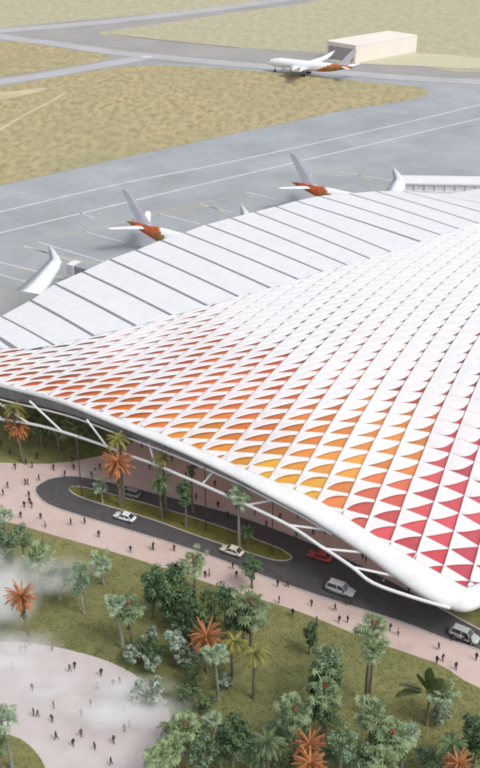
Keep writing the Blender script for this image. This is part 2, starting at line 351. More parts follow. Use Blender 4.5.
ZP = np.array([(-60, 365, 17.5), (0, 384, 18), (60, 400, 18.4), (120, 421, 18.5), (180, 444, 18.2), (240, 470, 17.4), (300, 497, 16), (352, 526, 14), (412, 562, 11.6), (463, 590, 9.5), (520, 566, 10), (560, 546, 11),
 (-60, 346, 19), (0, 347, 20), (50, 345, 21), (100, 333, 22.5), (170, 315, 24.3), (240, 295, 26), (350, 262, 28), (480, 222, 29.5), (560, 199, 30.5),
 (100, 375, 20.5), (200, 380, 22.5), (300, 400, 23), (400, 400, 22), (300, 450, 20.3), (400, 470, 17.5), (440, 520, 14), (480, 480, 17.2), (480, 350, 25), (400, 330, 26), (250, 340, 25), (540, 400, 22.5)], float)
def tps_fit(P, V, reg=1e-3):
    n = len(P); d = np.linalg.norm(P[:, None] - P[None], axis=2); K = np.where(d > 0, d * d * np.log(d + 1e-12), 0) + reg * np.eye(n)
    Q = np.hstack([np.ones((n, 1)), P]); A = np.block([[K, Q], [Q.T, np.zeros((3, 3))]])
    c = np.linalg.solve(A, np.vstack([V.reshape(n, -1), np.zeros((3, V.reshape(n, -1).shape[1]))]))
    def f(x):
        x = np.atleast_2d(x); d = np.linalg.norm(x[:, None] - P[None], axis=2)
        return np.hstack([np.where(d > 0, d * d * np.log(d + 1e-12), 0), np.ones((len(x), 1)), x]) @ c
    return f
_zf = tps_fit(ZP[:, :2] / 100, ZP[:, 2], reg=0.01)
def roof_pt(px, py, off=0.0):
    py = min(max(py, float(ridge_y(px))), float(edge_y(px)))
    z = float(_zf([[px / 100, py / 100]])[0, 0])
    p = at(px, py, z); p.z += off
    return p
def roof_pts(xs, ys, off):
    xs = np.asarray(xs, float); ys = np.minimum(np.maximum(np.asarray(ys, float), ridge_y(xs)), edge_y(xs))
    z = _zf(np.stack([xs / 100, ys / 100], 1))[:, 0]
    dx, dv = (xs - 240) / F, (ys - 384) / F
    t = (z - H) / (-SP - dv * CP)
    return np.stack([dx * t, (CP - dv * SP) * t, z + off], 1)

def idw(tab, x, y, p=4.0):
    d = ((tab[:, 0] - x) ** 2 + (tab[:, 1] - y) ** 2 + 60.0) ** (-p / 2)
    return (tab[:, 2:] * d[:, None]).sum(0) / d.sum()
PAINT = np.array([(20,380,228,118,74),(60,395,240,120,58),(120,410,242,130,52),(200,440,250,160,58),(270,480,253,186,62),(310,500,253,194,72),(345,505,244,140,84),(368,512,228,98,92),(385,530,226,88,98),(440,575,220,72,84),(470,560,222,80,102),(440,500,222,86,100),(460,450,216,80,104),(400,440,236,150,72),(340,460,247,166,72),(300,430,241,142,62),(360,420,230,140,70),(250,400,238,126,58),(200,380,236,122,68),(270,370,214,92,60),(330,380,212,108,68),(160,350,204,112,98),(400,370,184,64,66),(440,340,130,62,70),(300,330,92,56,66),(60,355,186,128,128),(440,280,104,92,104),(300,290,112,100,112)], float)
SHAPE = np.array([(60,390,.8,.72,.82,.6),(120,410,.8,.74,.83,.6),(215,430,.9,.76,.85,.6),(310,490,.65,.84,.88,.75),(345,510,.65,.88,.89,.7),(290,455,.95,.8,.87,.5),(330,450,1.0,.86,.87,.45),(385,500,1.0,.9,.88,.5),(385,530,.9,.95,.92,.4),(440,570,1.0,1,.97,.2),(440,500,1.5,1.0,.96,.25),(400,440,2.0,.88,.92,.3),
 (270,370,1.5,.7,.85,.35),(200,370,1.2,.7,.84,.4),(160,350,1.3,.6,.84,.35),(60,355,1,.45,.8,.35),(440,370,9,.7,.96,.2),(475,400,7,.7,.95,.2),(400,400,4,.75,.92,.25),(400,350,8,.65,.95,.1),(360,360,5,.62,.92,.2),(300,330,6,.75,.92,.1),(440,280,9,.75,.95,.05),(400,250,8,.5,.95,.03),(270,300,8,.5,.93,.03),(150,330,3,.5,.87,.1),(480,330,8,.7,.96,.08)], float)

terminal = empty('airport_terminal', at(300, 400, 0))
tag(terminal, 'vast white airport terminal with an undulating lattice roof of orange and red openings', 'terminal')
T_OFF = terminal.location.copy()
class TB(MB):
    """mesh builder in world coordinates whose result is parented to the terminal"""
    def build(s, name, mats, parent=None, smooth=False, weld=0.0):
        s.v = [(p[0] - T_OFF.x, p[1] - T_OFF.y, p[2] - T_OFF.z) for p in s.v]
        return link(name, s.mesh(name, mats, smooth, weld), parent or terminal)

A0, A1, B0, B1 = -22, 14, -18, 42
aa, bb = np.meshgrid(np.arange(A0, A1 + 1), np.arange(B0, B1 + 1), indexing='ij')
lx, ly, lerr = lattice_px(aa.ravel().astype(float), bb.ravel().astype(float))
lx, ly, lerr = (q.reshape(aa.shape) for q in (lx, ly, lerr))
base, shell, ribs, soff = TB(), TB(), TB(), TB()
NS, NW = 8, 4
for i in range(A1 - A0):
    for j in range(B1 - B0):
        qx = np.array([lx[i, j], lx[i + 1, j], lx[i + 1, j + 1], lx[i, j + 1]]); qy = np.array([ly[i, j], ly[i + 1, j], ly[i + 1, j + 1], ly[i, j + 1]])
        if max(lerr[i, j], lerr[i + 1, j], lerr[i + 1, j + 1], lerr[i, j + 1]) > 0.05: continue
        if qx.max() < -28 or qx.min() > 540: continue
        cx, cy = qx.mean(), qy.mean()
        if (qy > edge_y(qx) - 0.5).all() or (qy < ridge_y(qx) + 0.3).all(): continue
        bil = lambda s, q: (qx[0] * (1 - s) * (1 - q) + qx[1] * s * (1 - q) + qx[2] * s * q + qx[3] * (1 - s) * q, qy[0] * (1 - s) * (1 - q) + qy[1] * s * (1 - q) + qy[2] * s * q + qy[3] * (1 - s) * q)
        n_, t_, sm, lift = idw(SHAPE, cx, cy)
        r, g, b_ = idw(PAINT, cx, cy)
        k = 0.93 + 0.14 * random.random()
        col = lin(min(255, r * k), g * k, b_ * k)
        # coloured panel
        S, Q = np.meshgrid(np.linspace(0, 1, 4), np.linspace(0, 1, 3)); X, Y = bil(S, Q)
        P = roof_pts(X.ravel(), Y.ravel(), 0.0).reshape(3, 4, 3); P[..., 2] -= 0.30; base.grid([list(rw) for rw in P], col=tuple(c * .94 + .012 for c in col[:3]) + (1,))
        P2 = P.copy(); P2[..., 2] -= 1.6
        soff.grid([list(P2[0][::3]), list(P2[2][::3])])
        # white shell hooding the panel from its upper left
        s = np.concatenate([np.linspace(0, 1, NS) ** 1.0]); 
        if n_ > 2: s = 1 - (1 - s) ** 1.7
        ql = t_ * s ** n_
        w = np.linspace(0, 1, NW)[:, None]
        SS = np.broadcast_to(s * sm, (NW, NS)); QQ = ql[None] + (1 - ql[None]) * w
        hh = 0.14 + lift * (np.sin(np.pi * s ** 0.9) ** 0.8)[None] * (1 - w) ** 1.4
        X, Y = bil(SS, QQ)
        P = roof_pts(X.ravel(), Y.ravel(), 0.0).reshape(NW, NS, 3); P[..., 2] += hh * np.clip((edge_y(X) - Y) / 9.0, 0.15, 1)
        shell.grid([list(rw) for rw in P])
        # turned-down lip so that the shell has an edge
        lip = P[0].copy(); lip[:, 2] -= 0.25
        shell.grid([list(lip), list(P[0])])
        s2 = sm + 0.035 * (1 - sm) / (1 - sm + 0.02) + 0.01
        # rib along the right of the cell
        X, Y = bil(np.array([[s2, s2], [s2, s2], [1, 1], [1, 1]]), np.array([[0, 1.0]] * 4))
        P = roof_pts(X.ravel(), Y.ravel(), 0.0).reshape(4, 2, 3); P[:, :, 2] += np.array([-0.1, 0.2, 0.2, -0.1])[:, None]
        ribs.grid([list(rw) for rw in P])
pan = base.build('coloured_panels', M['panel'])
sh = shell.build('roof_shell', M['membrane'], smooth=True, weld=0.003)
ribs.build('roof_ribs', M['rib'])

# rounded white edge beam, grey fascia and trusses below it
PAIRS = [((-60, 365), (-61, 367.8)), ((-30, 374.5), (-31, 377.3)), ((0, 384), (-1, 386.8)), ((60, 399.5), (58, 402.6)), ((120, 421), (117.5, 426.3)), ((180, 443.5), (175, 450)), ((240, 470), (232, 477)), ((272, 483.5), (262, 493)), ((315, 503), (303, 515)), ((337, 515.5), (323, 527.5)), ((352, 525.5), (338, 537)), ((382, 544), (368, 557.5)), ((412, 562), (398, 580)), ((439, 577), (425, 598)), ((463, 590), (452, 609.5)), ((470, 590), (470, 611.5)), ((500, 577), (494, 600)), ((560, 546), (568, 563))]
rows_l = spline([p[0] for p in PAIRS], 5); rows_o = spline([p[1] for p in PAIRS], 5)
beam, fasc = TB(), TB(); br_, fr_ = [], []; OUT = []
for k, (l, o) in enumerate(zip(rows_l, rows_o)):
    f = k / (len(rows_l) - 1)
    zl = roof_pt(l[0], float(edge_y(l[0]))).z
    a = at(l[0], l[1], zl)
    drop = 0.7 + 1.3 * max(0, (o[0] - 250) / 220) if o[0] < 470 else 2.0
    o_ = at(o[0], o[1], zl - drop)
    hf = max(0.5, 3.0 - max(0.0, o[0]) / 110); up = float(np.interp(o[0], [0, 120, 300], [0.12, 0.2, 0.5]))
    out = (o_ - a); out.z = 0; wd = out.length; out.normalize()
    prof = []
    inner = a - out * 0.5
    prof.append(Vector((inner.x, inner.y, zl - 0.1))); prof.append(Vector((inner.x, inner.y, zl + up)))
    for q in range(7):
        an = q / 6 * math.pi / 2
        prof.append(Vector((a.x, a.y, 0)) + out * wd * math.sin(an) + Vector((0, 0, o_.z + (zl + up - o_.z) * math.cos(an) ** 0.8)))
    prof.append(o_ - out * 0.35 + Vector((0, 0, -0.15)))
    br_.append(prof)
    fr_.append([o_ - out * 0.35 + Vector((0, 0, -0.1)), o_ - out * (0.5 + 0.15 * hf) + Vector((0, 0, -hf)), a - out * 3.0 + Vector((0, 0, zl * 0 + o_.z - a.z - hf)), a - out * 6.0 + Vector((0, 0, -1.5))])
    OUT.append((o[0], o_, out, hf))
beam.grid([list(c) for c in zip(*br_)][::1]); beam.build('edge_beam', M['white_steel'], smooth=True)
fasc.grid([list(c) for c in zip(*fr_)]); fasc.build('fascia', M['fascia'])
tc = TB(); tc.tube([p - o * 0.9 + Vector((0, 0, -hf - 0.75)) for x, p, o, hf in OUT if x < 330], 0.24, 8); tc.build('top_chord', M['white_steel'], smooth=True)

def edge_z(x): return roof_pt(x, float(edge_y(x))).z
CHORD = [(-60, 398), (-30, 409), (0, 419), (32, 424), (65, 432.5), (107, 446.5), (125, 454), (155, 464.5), (182, 476), (202, 484.5), (245, 504), (290, 526), (320, 546), (326, 549.5), (352, 567), (373, 583), (412, 597), (450, 608)]
DROP = lambda x: float(np.interp(x, [0, 120, 240, 320, 373, 412, 450], [8.2, 7.4, 5.4, 4.0, 3.4, 2.6, 2.0]))
lc = TB(); lc.tube([at(p[0], p[1], edge_z(p[0]) - DROP(p[0])) for p in spline(CHORD, 4)], 0.34, 10); lc.build('lower_chord', M['white_steel'], smooth=True)
for (x0, y0), (x1, y1), ext in (((-26, 411), (-42, 392), .3), ((2, 419), (-20, 400), .4), ((29, 423.5), (0, 404), .35), ((62, 431.5), (36, 407), .25), ((107, 446.5), (90, 424), .2), ((155, 464.5), (150, 447), .5), ((202, 484.5), (211, 474), 1.0), ((247, 505), (270, 500.5), .8), ((288, 525), (320, 529), .6), ((326, 549), (352, 551.5), .6), ((352, 567), (399, 577), .3)):
    x1, y1 = x1 + (x1 - x0) * ext, y1 + (y1 - y0) * ext
    w = TB(); zc = edge_z(x0) - DROP(x0)
    w.tube([at(x0, y0, zc), at(x1, y1, edge_z(max(x0, x1)) - 2.0)], 0.25, 8); w.build('truss_strut', M['white_steel'], smooth=True)

# airside roof: pale strips stepping down from the ridge to the eave
SEAM = [((-40, 338), (-70, 346)), ((-20, 325), (20, 349.5)), ((2, 316), (57, 346)), ((32, 300), (96, 336)), ((56, 283.5), (138, 326)), ((84, 271.5), (174, 315.5)), ((111, 259), (210, 306)), ((137, 250), (240, 296.5)), ((162, 240), (272, 288)), ((185, 232.5), (300, 279.5)), ((207, 224.5), (324, 271.5)), ((232, 218), (348, 265)), ((255, 212), (371, 258.5)), ((277, 206.5), (392, 252)), ((297, 201), (422, 241.5)), ((320, 196), (442, 235)), ((350, 193.5), (460, 229)), ((377, 191.5), (480, 223.5)), ((402, 191), (500, 217)), ((424, 193), (520, 211)), ((450, 194), (545, 204)), ((480, 189), (580, 192))]
ZE = lambda x: float(np.interp(x, [-60, 0, 185, 330, 430, 455, 480], [15, 16, 19.5, 21.5, 22, 22.2, 24]))
ZR = lambda x: roof_pt(min(x, 555), float(ridge_y(min(x, 555)))).z
air, seam = TB(), TB()
SP_ = []
for (ex, ey), (rx, ry) in SEAM:
    e, r = at(ex, ey, ZE(ex)), at(rx, ry, ZR(rx) + 0.02)
    line = []
    for q in np.linspace(0, 1, 9):
        p = e.lerp(r, q); p.z += 0.2 * math.sin(math.pi * q); line.append(p)
    SP_.append(line)
for k in range(len(SP_) - 1):
    a, b = SP_[k], SP_[k + 1]
    top = [[pa.lerp(pb, u) + Vector((0, 0, st)) for pa, pb in zip(a, b)] for u, st in ((0.0, -0.1), (0.0, 0.06), (0.35, 0.09), (0.65, 0.11), (0.90, 0.14), (0.90, -0.1))]
    air.grid(top)
    seam.grid([[pa.lerp(pb, u) + Vector((0, 0, -0.03)) for pa, pb in zip(a, b)] for u in (0.88, 1.02)])
    # eave turned down on the apron side
    air.grid([[t[0] + Vector((0, 0, -0.9)) for t in top[:5]], [t[0] for t in top[:5]]])
air.build('airside_roof', M['white_roof']); seam.build('roof_seams', M['seam'])
# apron-side wall, landside glass wall and columns below the roof
wl = TB(); wl.grid([[Vector((l[1].x, l[1].y, 0.02)) for l in SP_], [l[1] + Vector((0, 0, -0.4)) for l in SP_]]); wl.build('airside_wall', M['facade'])
FAC = [(-120, 318), (-40, 330), (120, 360), (300, 425), (400, 478), (460, 520), (540, 505)]
fw = TB(); fl = [at(p[0], p[1], 0.05) for p in spline(FAC, 4)]
ftop = [float(np.interp(p.x, [-80, 0, 40, 60], [15.5, 15, 11, 8.0])) for p in fl]
fw.grid([[p for p in fl], [p + Vector((0, 0, t)) for p, t in zip(fl, ftop)]]); fw.build('glass_facade', M['facade'])
for p, t in list(zip(fl, ftop))[1:-1:3]:
    c = TB(); c.tube([p + Vector((0, -1.5, 0)), p + Vector((0, -2.5, t + 0.6))], [0.45, 0.35], 10); c.build('column', M['white_steel'], smooth=True)
# ------------------------------------------------------------------ aircraft
def copy_tree(o, parent=None):
    c = o.copy(); COL.objects.link(c); c.parent = parent
    for ch in list(o.children): copy_tree(ch, c)
    return c

def make_aircraft(L=66.0, SPAN=30.5):
    root = empty('airliner')
    zc, R = 6.6, 3.1
    fus = MB(); rows = []; prof = []
    st = [(0, .02, -1.1), (.6, .55, -.95), (2, 1.2, -.7), (4, 1.9, -.4), (7, 2.6, -.15), (11, 3.0, -.02), (15, 3.1, 0), (26, 3.1, 0), (40, 3.1, 0), (44, 3.0, .08), (48, 2.75, .3), (52, 2.3, .65), (56, 1.75, 1.05), (60, 1.15, 1.5), (64, .6, 1.85), (66, .15, 2.0)]
    st = [(s * L / 66, r, z) for s, r, z in st]
    for s in np.linspace(0, L, 67):
        r = float(np.interp(s, [q[0] for q in st], [q[1] for q in st])); z = float(np.interp(s, [q[0] for q in st], [q[2] for q in st]))
        rows.append([(L / 2 - s, r * math.cos(a), zc + z + r * 1.03 * math.sin(a)) for a in [2 * math.pi * k / 20 for k in range(20)]])
    for a in range(66):
        for b in range(20):
            s = a * L / 66; an = 2 * math.pi * (b + .5) / 20
            liv = s > L * (0.66 + 0.10 * math.sin(an)) and s < L * 0.985
            fus.face([rows[a][b], rows[a + 1][b], rows[a + 1][(b + 1) % 20], rows[a][(b + 1) % 20]], 1 if liv else 0)
    fus.build('fuselage', [M['aero_white'], M['aero_livery']], root, True, 0.01)
    ck = MB(); ck.grid([[(L / 2 - s, 1.02 * r * math.sin(a), zc + z + 1.03 * r * math.cos(a)) for a in np.linspace(-0.9, 0.9, 7)] for s, r, z in ((1.9, 1.18, -.72), (3.4, 1.72, -.48))]); ck.build('cockpit_window', M['glass'], root)
    def foil(pts, th):      # pts: list of (lead x, trail x, y, z)
        b = MB(); rws = []
        for xl, xt, y, z in pts:
            c = xl - xt; rws.append([(xl, y, z), (xl - c * .25, y, z + th * c), (xl - c * .6, y, z + th * c * .7), (xt, y, z), (xl - c * .6, y, z - th * c * .3), (xl - c * .25, y, z - th * c * .5)])
        b.grid(rws, 0, True); b.face(rws[-1]); return b
    for s in (1, -1):
        w = foil([(14, -2, s * 2.4, zc - 1.6), (9.0, -1.0, s * 11, zc - 0.8), (2.6, -4.2, s * 24, zc + 0.8), (0.2, -5.0, s * 28.0, zc + 1.8), (-3.0, -6.2, s * SPAN * .95, zc + 3.8), (-6.6, -6.8, s * SPAN * .98, zc + 5.6)], .09)
        w.build('wing', M['aero_white'], root, True)
        t = foil([(-L / 2 + 10, -L / 2 + 3.5, s * .9, zc + 1.7), (-L / 2 + 2.0, -L / 2 - 1.2, s * 10.2, zc + 2.6)], .08); t.build('tailplane', M['aero_white'], root, True)
        e = MB(); ey = s * 9.6
        e.grid([[(x, ey + r * math.cos(a), zc - 3.1 + r * math.sin(a)) for a in [2 * math.pi * k / 16 for k in range(16)]] for x, r in ((15.4, 1.45), (15.9, 1.7), (15.0, 1.9), (12.5, 1.95), (10.0, 1.55), (8.4, 1.1), (6.5, .25))], 0, True)
        en = e.build('engine', M['aero_grey'], root, True)
        f = MB(); f.face([(15.45, ey + 1.4 * math.cos(a), zc - 3.1 + 1.4 * math.sin(a)) for a in [2 * math.pi * k / 16 for k in range(16)]]); f.build('fan', M['rubber'], en)
        p = MB(); p.box((11.0, ey, zc - 1.4), (5, .4, 1.6)); p.build('pylon', M['aero_white'], en)
    fb = MB(); rws = []
    for xl, xt, z in ((-L / 2 + 15, -L / 2 + 5, zc + 2.0), (-L / 2 + 11, -L / 2 + 4.2, zc + 3.4), (-L / 2 + 2.6, -L / 2 - 1.4, zc + 12.6), (-L / 2 + 1.6, -L / 2 - 1.6, zc + 13.2)):
        c = xl - xt; rws.append([(xl, 0, z), (xl - c * .3, .055 * c, z), (xt, 0, z), (xl - c * .3, -.055 * c, z)])
    fb.grid(rws, 0, True); fb.face(rws[-1]); fb.build('tail_fin', M['aero_fin'], root)
    for x, y in ((L / 2 - 7, 0), (2, 4.6), (2, -4.6)):
        g = MB(); g.tube([(x, y, zc - 2.6), (x, y, 0.7)], .22, 8); go = g.build('landing_gear', M['aero_grey'], root)
        for dx in ((0,) if y == 0 else (-.9, .9)):
            for dy in (-.5, .5):
                w = MB(); w.tube([(x + dx, y + dy - .2, .68), (x + dx, y + dy + .2, .68)], .66, 12); w.build('wheel', M['rubber'], go)
    return root

plane = make_aircraft()
PL = 66.0
def place_tail(o, px, py, deg, s=1.0):
    t = at(px, py, 8.4 * s); a = math.radians(deg)
    o.location = (t.x + math.cos(a) * PL / 2 * s, t.y + math.sin(a) * PL / 2 * s, 0.06); o.rotation_euler = (0, 0, a); o.scale = (s, s, s)
place_tail(plane, 292, 183, -37, 1.0)
tag(plane, 'white airliner with orange tail section and raised wingtip, parked nearest the long glazed pier', 'aircraft', 'airliners parked at the terminal')
p2 = copy_tree(plane); place_tail(p2, 127, 222, -37, 1.0)
tag(p2, 'white airliner with orange tail and lilac fin standing behind the middle of the pale roof', 'aircraft', 'airliners parked at the terminal')
p3 = copy_tree(plane); place_tail(p3, -80, 267, -35, 1.0)
tag(p3, 'white airliner showing only fuselage and an upturned wing beside the small grey boarding bridge', 'aircraft', 'airliners parked at the terminal')
p4 = copy_tree(plane)
n4, t4 = at(266, 62, 5.0), at(354, 66, 8.0); d4 = n4 - t4; s4 = math.hypot(d4.x, d4.y) / PL
p4.location = ((n4.x + t4.x) / 2, (n4.y + t4.y) / 2, 0.14); p4.rotation_euler = (0, 0, math.atan2(d4.y, d4.x)); p4.scale = (s4, s4, s4)
tag(p4, 'white airliner with orange rear half taxiing in front of the cream hangar', 'aircraft')

# hangar, pier and boarding bridge on the airside
def prism(b, foot, z0, z1, mi=0):
    n = len(foot)
    for k in range(n):
        p, q = foot[k], foot[(k + 1) % n]; b.face([(p.x, p.y, z0), (q.x, q.y, z0), (q.x, q.y, z1), (p.x, p.y, z1)], mi)
    b.face([(p.x, p.y, z1) for p in foot], mi)
hb = at(355, 63); hc = at(416, 52); hl = at(326, 58)
hd = hb + (hc - hb) + (hl - hb)
hz = height_to(hb, 46.5)
hang = empty('hangar', hb); tag(hang, 'long cream flat roofed hangar standing alone behind the taxiing airliner', 'hangar')
loc = [p - hb for p in (hb, hc, hd, hl)]
b = MB(); prism(b, loc, 0, hz); b.build('wall', M['cream'], hang)
b = MB(); up = Vector((0, 0, 0)); prism(b, [p * 1.01 - (hc - hb) * .005 - (hl - hb) * .005 for p in loc], hz + .01, hz + .7); b.build('roof', M['cream'], hang)
b = MB(); e = (hl - hb); nrm = Vector((-e.y, e.x, 0)).normalized() * -1
nrm = nrm if nrm.dot(hc - hb) < 0 else -nrm
b.face([e * .08 + nrm * .15, e * .92 + nrm * .15, e * .92 + nrm * .15 + Vector((0, 0, hz * .82)), e * .08 + nrm * .15 + Vector((0, 0, hz * .82))]); b.build('end_wall_shade', mat('end_wall_shade', lin(158, 152, 156), scale=.3), hang)  # flat grey sheet: shade of the left end wall painted on, not a door

pa, pb = at(404, 192.5), at(520, 194.5)
pier = empty('boarding_pier', pa); tag(pier, 'long low boarding pier with white roof frame and pinkish glazing beyond the terminal roof', 'pier')
d = (pb - pa); Ln = d.length; d.normalize(); s = Vector((-d.y, d.x, 0)) * 9.0
b = MB(); prism(b, [d * 0.6, d * (Ln - .6), d * (Ln - .6) + s, d * .6 + s], 1.0, 3.4); b.build('glazing', mat('pink_glazing', lin(214, 202, 203), lin(200, 197, 201), scale=.15, rough=.3), pier)
b = MB(); prism(b, [-d * .4 - s * .05, d * Ln - s * .05, d * Ln + s * 1.05, -d * .4 + s * 1.05], 3.4, 4.0); b.build('roof', M['white_steel'], pier)
b = MB(); prism(b, [-s * .05, d * Ln - s * .05, d * Ln + s * 1.05, s * 1.05], 0.05, 1.0); b.build('plinth', M['white_steel'], pier)
b = MB()
for k in range(0, int(Ln), 4):
    b = MB(); b.box(tuple(d * k + Vector((0, 0, 2.2)) - s * .03), (.2, .4, 2.4), 0, math.atan2(d.y, d.x)); b.build('mullion', M['white_steel'], pier)

ja = at(75, 283); jb = empty('jet_bridge', ja, -0.55); tag(jb, 'small grey boarding bridge with a dark square end sticking out past the roof eave', 'boarding bridge')
b = MB(); b.box((9, 0, 5.2), (16, 3.2, 3.0)); b.build('tunnel', M['aero_grey'], jb)
b = MB(); b.box((0.2, 0, 5.2), (2.6, 4.2, 3.6)); b.build('cab', M['white_steel'], jb)
b = MB(); b.box((-1.13, 0, 5.2), (.1, 3.4, 2.9)); b.build('cab_opening', M['glass'], jb)
b = MB(); b.box((2.5, 0, 1.9), (.7, 2.2, 3.6)); b.build('leg', M['aero_grey'], jb)

# ------------------------------------------------------------------ cars
def make_car(kind='sedan'):
    root = empty('parked_car')
    suv = kind == 'suv'
    hood, roof, L = (1.02, 1.72, 4.6) if suv else (0.86, 1.42, 4.5)
    sta = [(-L / 2, .62, .55, .78 if not suv else .95), (-L / 2 + .12, .78, .34, hood - .04), (-1.5, .88, .27, hood + .03), (-.6, .9, .25, hood + .03), (.7, .9, .25, hood + .02), (1.3, .89, .26, hood - .04), (1.9, .84, .3, hood - .14), (L / 2 - .1, .72, .36, hood - .26), (L / 2, .6, .45, hood - .36)]
    b = MB(); rows = []
    for x, w, z0, z1 in sta:
        rows.append([(x, -w * .9, z0), (x, -w, z0 + .15), (x, -w, (z0 + z1) / 2 + .05), (x, -w * .93, z1 - .06), (x, -w * .8, z1), (x, w * .8, z1), (x, w * .93, z1 - .06), (x, w, (z0 + z1) / 2 + .05), (x, w, z0 + .15), (x, w * .9, z0)])
    b.grid(rows, 0, True); b.face(rows[0]); b.face(rows[-1][::-1])
    b.build('body', M['car_white'], root, True, 0.005)
    f0, f1, r0, r1 = (1.15, .45, -2.0, -1.75) if suv else (1.1, .3, -1.75, -1.0)
    g = MB(); g.grid([[(f0, -.76, hood), (f0, .76, hood), (r0, .76, hood), (r0, -.76, hood)], [(f1, -.6, roof), (f1, .6, roof), (r1, .6, roof), (r1, -.6, roof)]], 0, True); g.build('window', M['glass'], root)
    r = MB(); r.grid([[(f1 + .08, -.64, roof - .05), (f1 + .08, .64, roof - .05), (r1 - .08, .64, roof - .05), (r1 - .08, -.64, roof - .05)], [(f1, -.6, roof + .03), (f1, .6, roof + .03), (r1, .6, roof + .03), (r1, -.6, roof + .03)]], 0, True)
    r.face([(f1, -.6, roof + .03), (f1, .6, roof + .03), (r1, .6, roof + .03), (r1, -.6, roof + .03)])
    for s in (1, -1):
        for (xa, za), (xb, zb) in (((f0, hood), (f1, roof)), ((r0, hood), (r1, roof)), ((-.35, hood), (-.35, roof))):
            ya = .77 * s; yb = .62 * s; r.tube([(xa, ya, za), (xb, yb, zb)], .055, 5)
    r.build('roof', M['car_white'], root)
    for x in (1.42, -1.4):
        for s in (1, -1):
            t = MB(); t.tube([(x, s * .70, .33), (x, s * .92, .33)], .33, 16); w = t.build('tyre', M['rubber'], root, True)
            q = MB(); q.tube([(x, s * .86, .33), (x, s * .935, .33)], .2, 12); q.build('rim', M['rim'], w)
    for s in (1, -1):
        h = MB(); h.box((L / 2 - .06, s * .52, hood - .33), (.14, .3, .13)); h.build('headlight', M['lens'], root)
        h = MB(); h.box((-L / 2 + .05, s * .6, hood - .16), (.12, .24, .13)); h.build('taillight', M['tail_lens'], root)
        h = MB(); h.box((.85, s * .98, hood + .06), (.16, .18, .12)); h.build('mirror', M['rubber'], root)
    return root
def paint(root, m):
    for ch in root.children:
        if ch.name.split('.')[0] in ('body', 'roof'):
            ch.material_slots[0].link = 'OBJECT'; ch.material_slots[0].material = m
sedan, suv = make_car(), make_car('suv')
used = set()
def road_dir(px, py):
    R = [(35, 497), (70, 508), (120, 523), (200, 547), (300, 584), (400, 616), (480, 645), (580, 690)]
    ys = [abs(q[0] - px) for q in R]; k = min(max(int(np.argmin(ys)), 1), len(R) - 2); a, b_ = at(*R[k - 1]), at(*R[k + 1])
    return math.atan2(b_.y - a.y, b_.x - a.x)
for px, py, m, proto, flip, sc, lab in ((125, 519, 'white', sedan, 1, 1.12, 'white saloon car on the near lane, west end of the planted median'), (130, 495.5, 'grey', suv, 1, 1.1, 'dull grey car on the far lane, seen past the orange palm'), (232, 553, 'cream', sedan, 1, 1.12, 'cream saloon car driving beside the round dark green tree'),
                               (320, 558.5, 'red', sedan, 1, 1.1, 'red car just past the tip of the grass median'), (340, 592, 'silver', suv, 0, 1.25, 'large silver estate car in the near lane by the pink walk'), (464, 638, 'silver', suv, 0, 1.2, 'silver car with a knot of people beside it, below the roof corner')):
    c = proto if id(proto) not in used else copy_tree(proto)
    used.add(id(proto)); p = at(px, py, 0.075); c.location = p; c.rotation_euler = (0, 0, road_dir(px, py) + math.pi * flip); c.scale = (sc, sc, sc)
    paint(c, M['car_' + m]); tag(c, lab, 'car')

# ------------------------------------------------------------------ lamp posts
def make_lamp():
    r = empty('street_lamp')
    b = MB(); b.tube([(0, 0, 0), (0, 0, .5), (0, 0, 10)], [.2, .14, .09], 8); b.build('pole', M['pole'], r)
    b = MB(); b.tube([(0, 0, 9.9), (.6, 0, 10.15), (1.5, 0, 10.2)], [.07, .06, .05], 6); b.build('arm', M['pole'], r)
    b = MB(); b.box((1.7, 0, 10.2), (.8, .3, .12)); b.build('lamp_head', M['pole'], r)
    return r
lamp = None
for px, py, top, lab in ((82, 496, 440, 'westmost dark lamp post on the median'), (165, 517, 452, 'dark lamp post between the orange palm and the shaggy green palm'), (206, 530, 468, 'dark lamp post on the median between two leafy trees'), (272, 554, 498, 'dark lamp post near the east tip of the median'), (110, 478, 425, 'dark lamp post on the far kerb behind the orange palm')):
    o = make_lamp() if lamp is None else copy_tree(lamp); lamp = lamp or o
    p = at(px, py, 0.1); o.location = p; o.rotation_euler = (0, 0, 1.1); h = height_to(p, top) / 10.0; o.scale = (1, 1, h)
    tag(o, lab, 'lamp post', 'lamp posts along the loop road')

# ------------------------------------------------------------------ trees
class Leafy(MB):
    pass
def frond(b, o, az, el, L, W, droop, n=9, tip=0.0, fold=0.5):
    """feather leaf: arched midrib with paired narrow leaflets"""
    ca, sa = math.cos(az), math.sin(az); side = Vector((-sa, ca, 0)); p = Vector(o); e = el; pts = [p.copy()]; ds = []
    for k in range(n):
        d = Vector((ca * math.cos(e), sa * math.cos(e), math.sin(e))); ds.append(d); p = p + d * (L / n); pts.append(p.copy()); e -= droop / n
    for k in range(1, n + 1):
        d = ds[k - 1]; u = k / n; w = W * math.sin(math.pi * (0.12 + 0.85 * u)) ** 0.7; up = side.cross(d)
        for s in (1, -1):
            tp = pts[k] + side * s * w + d * w * .55 - up * s * 0 - Vector((0, 0, fold * w))
            hw = d * (L / n * .36)
            b.face([pts[k] - hw, pts[k] + hw, tp])
    for k in range(n):
        r = side * .045; b.face([pts[k] - r, pts[k] + r, pts[k + 1] + r * .7, pts[k + 1] - r * .7])
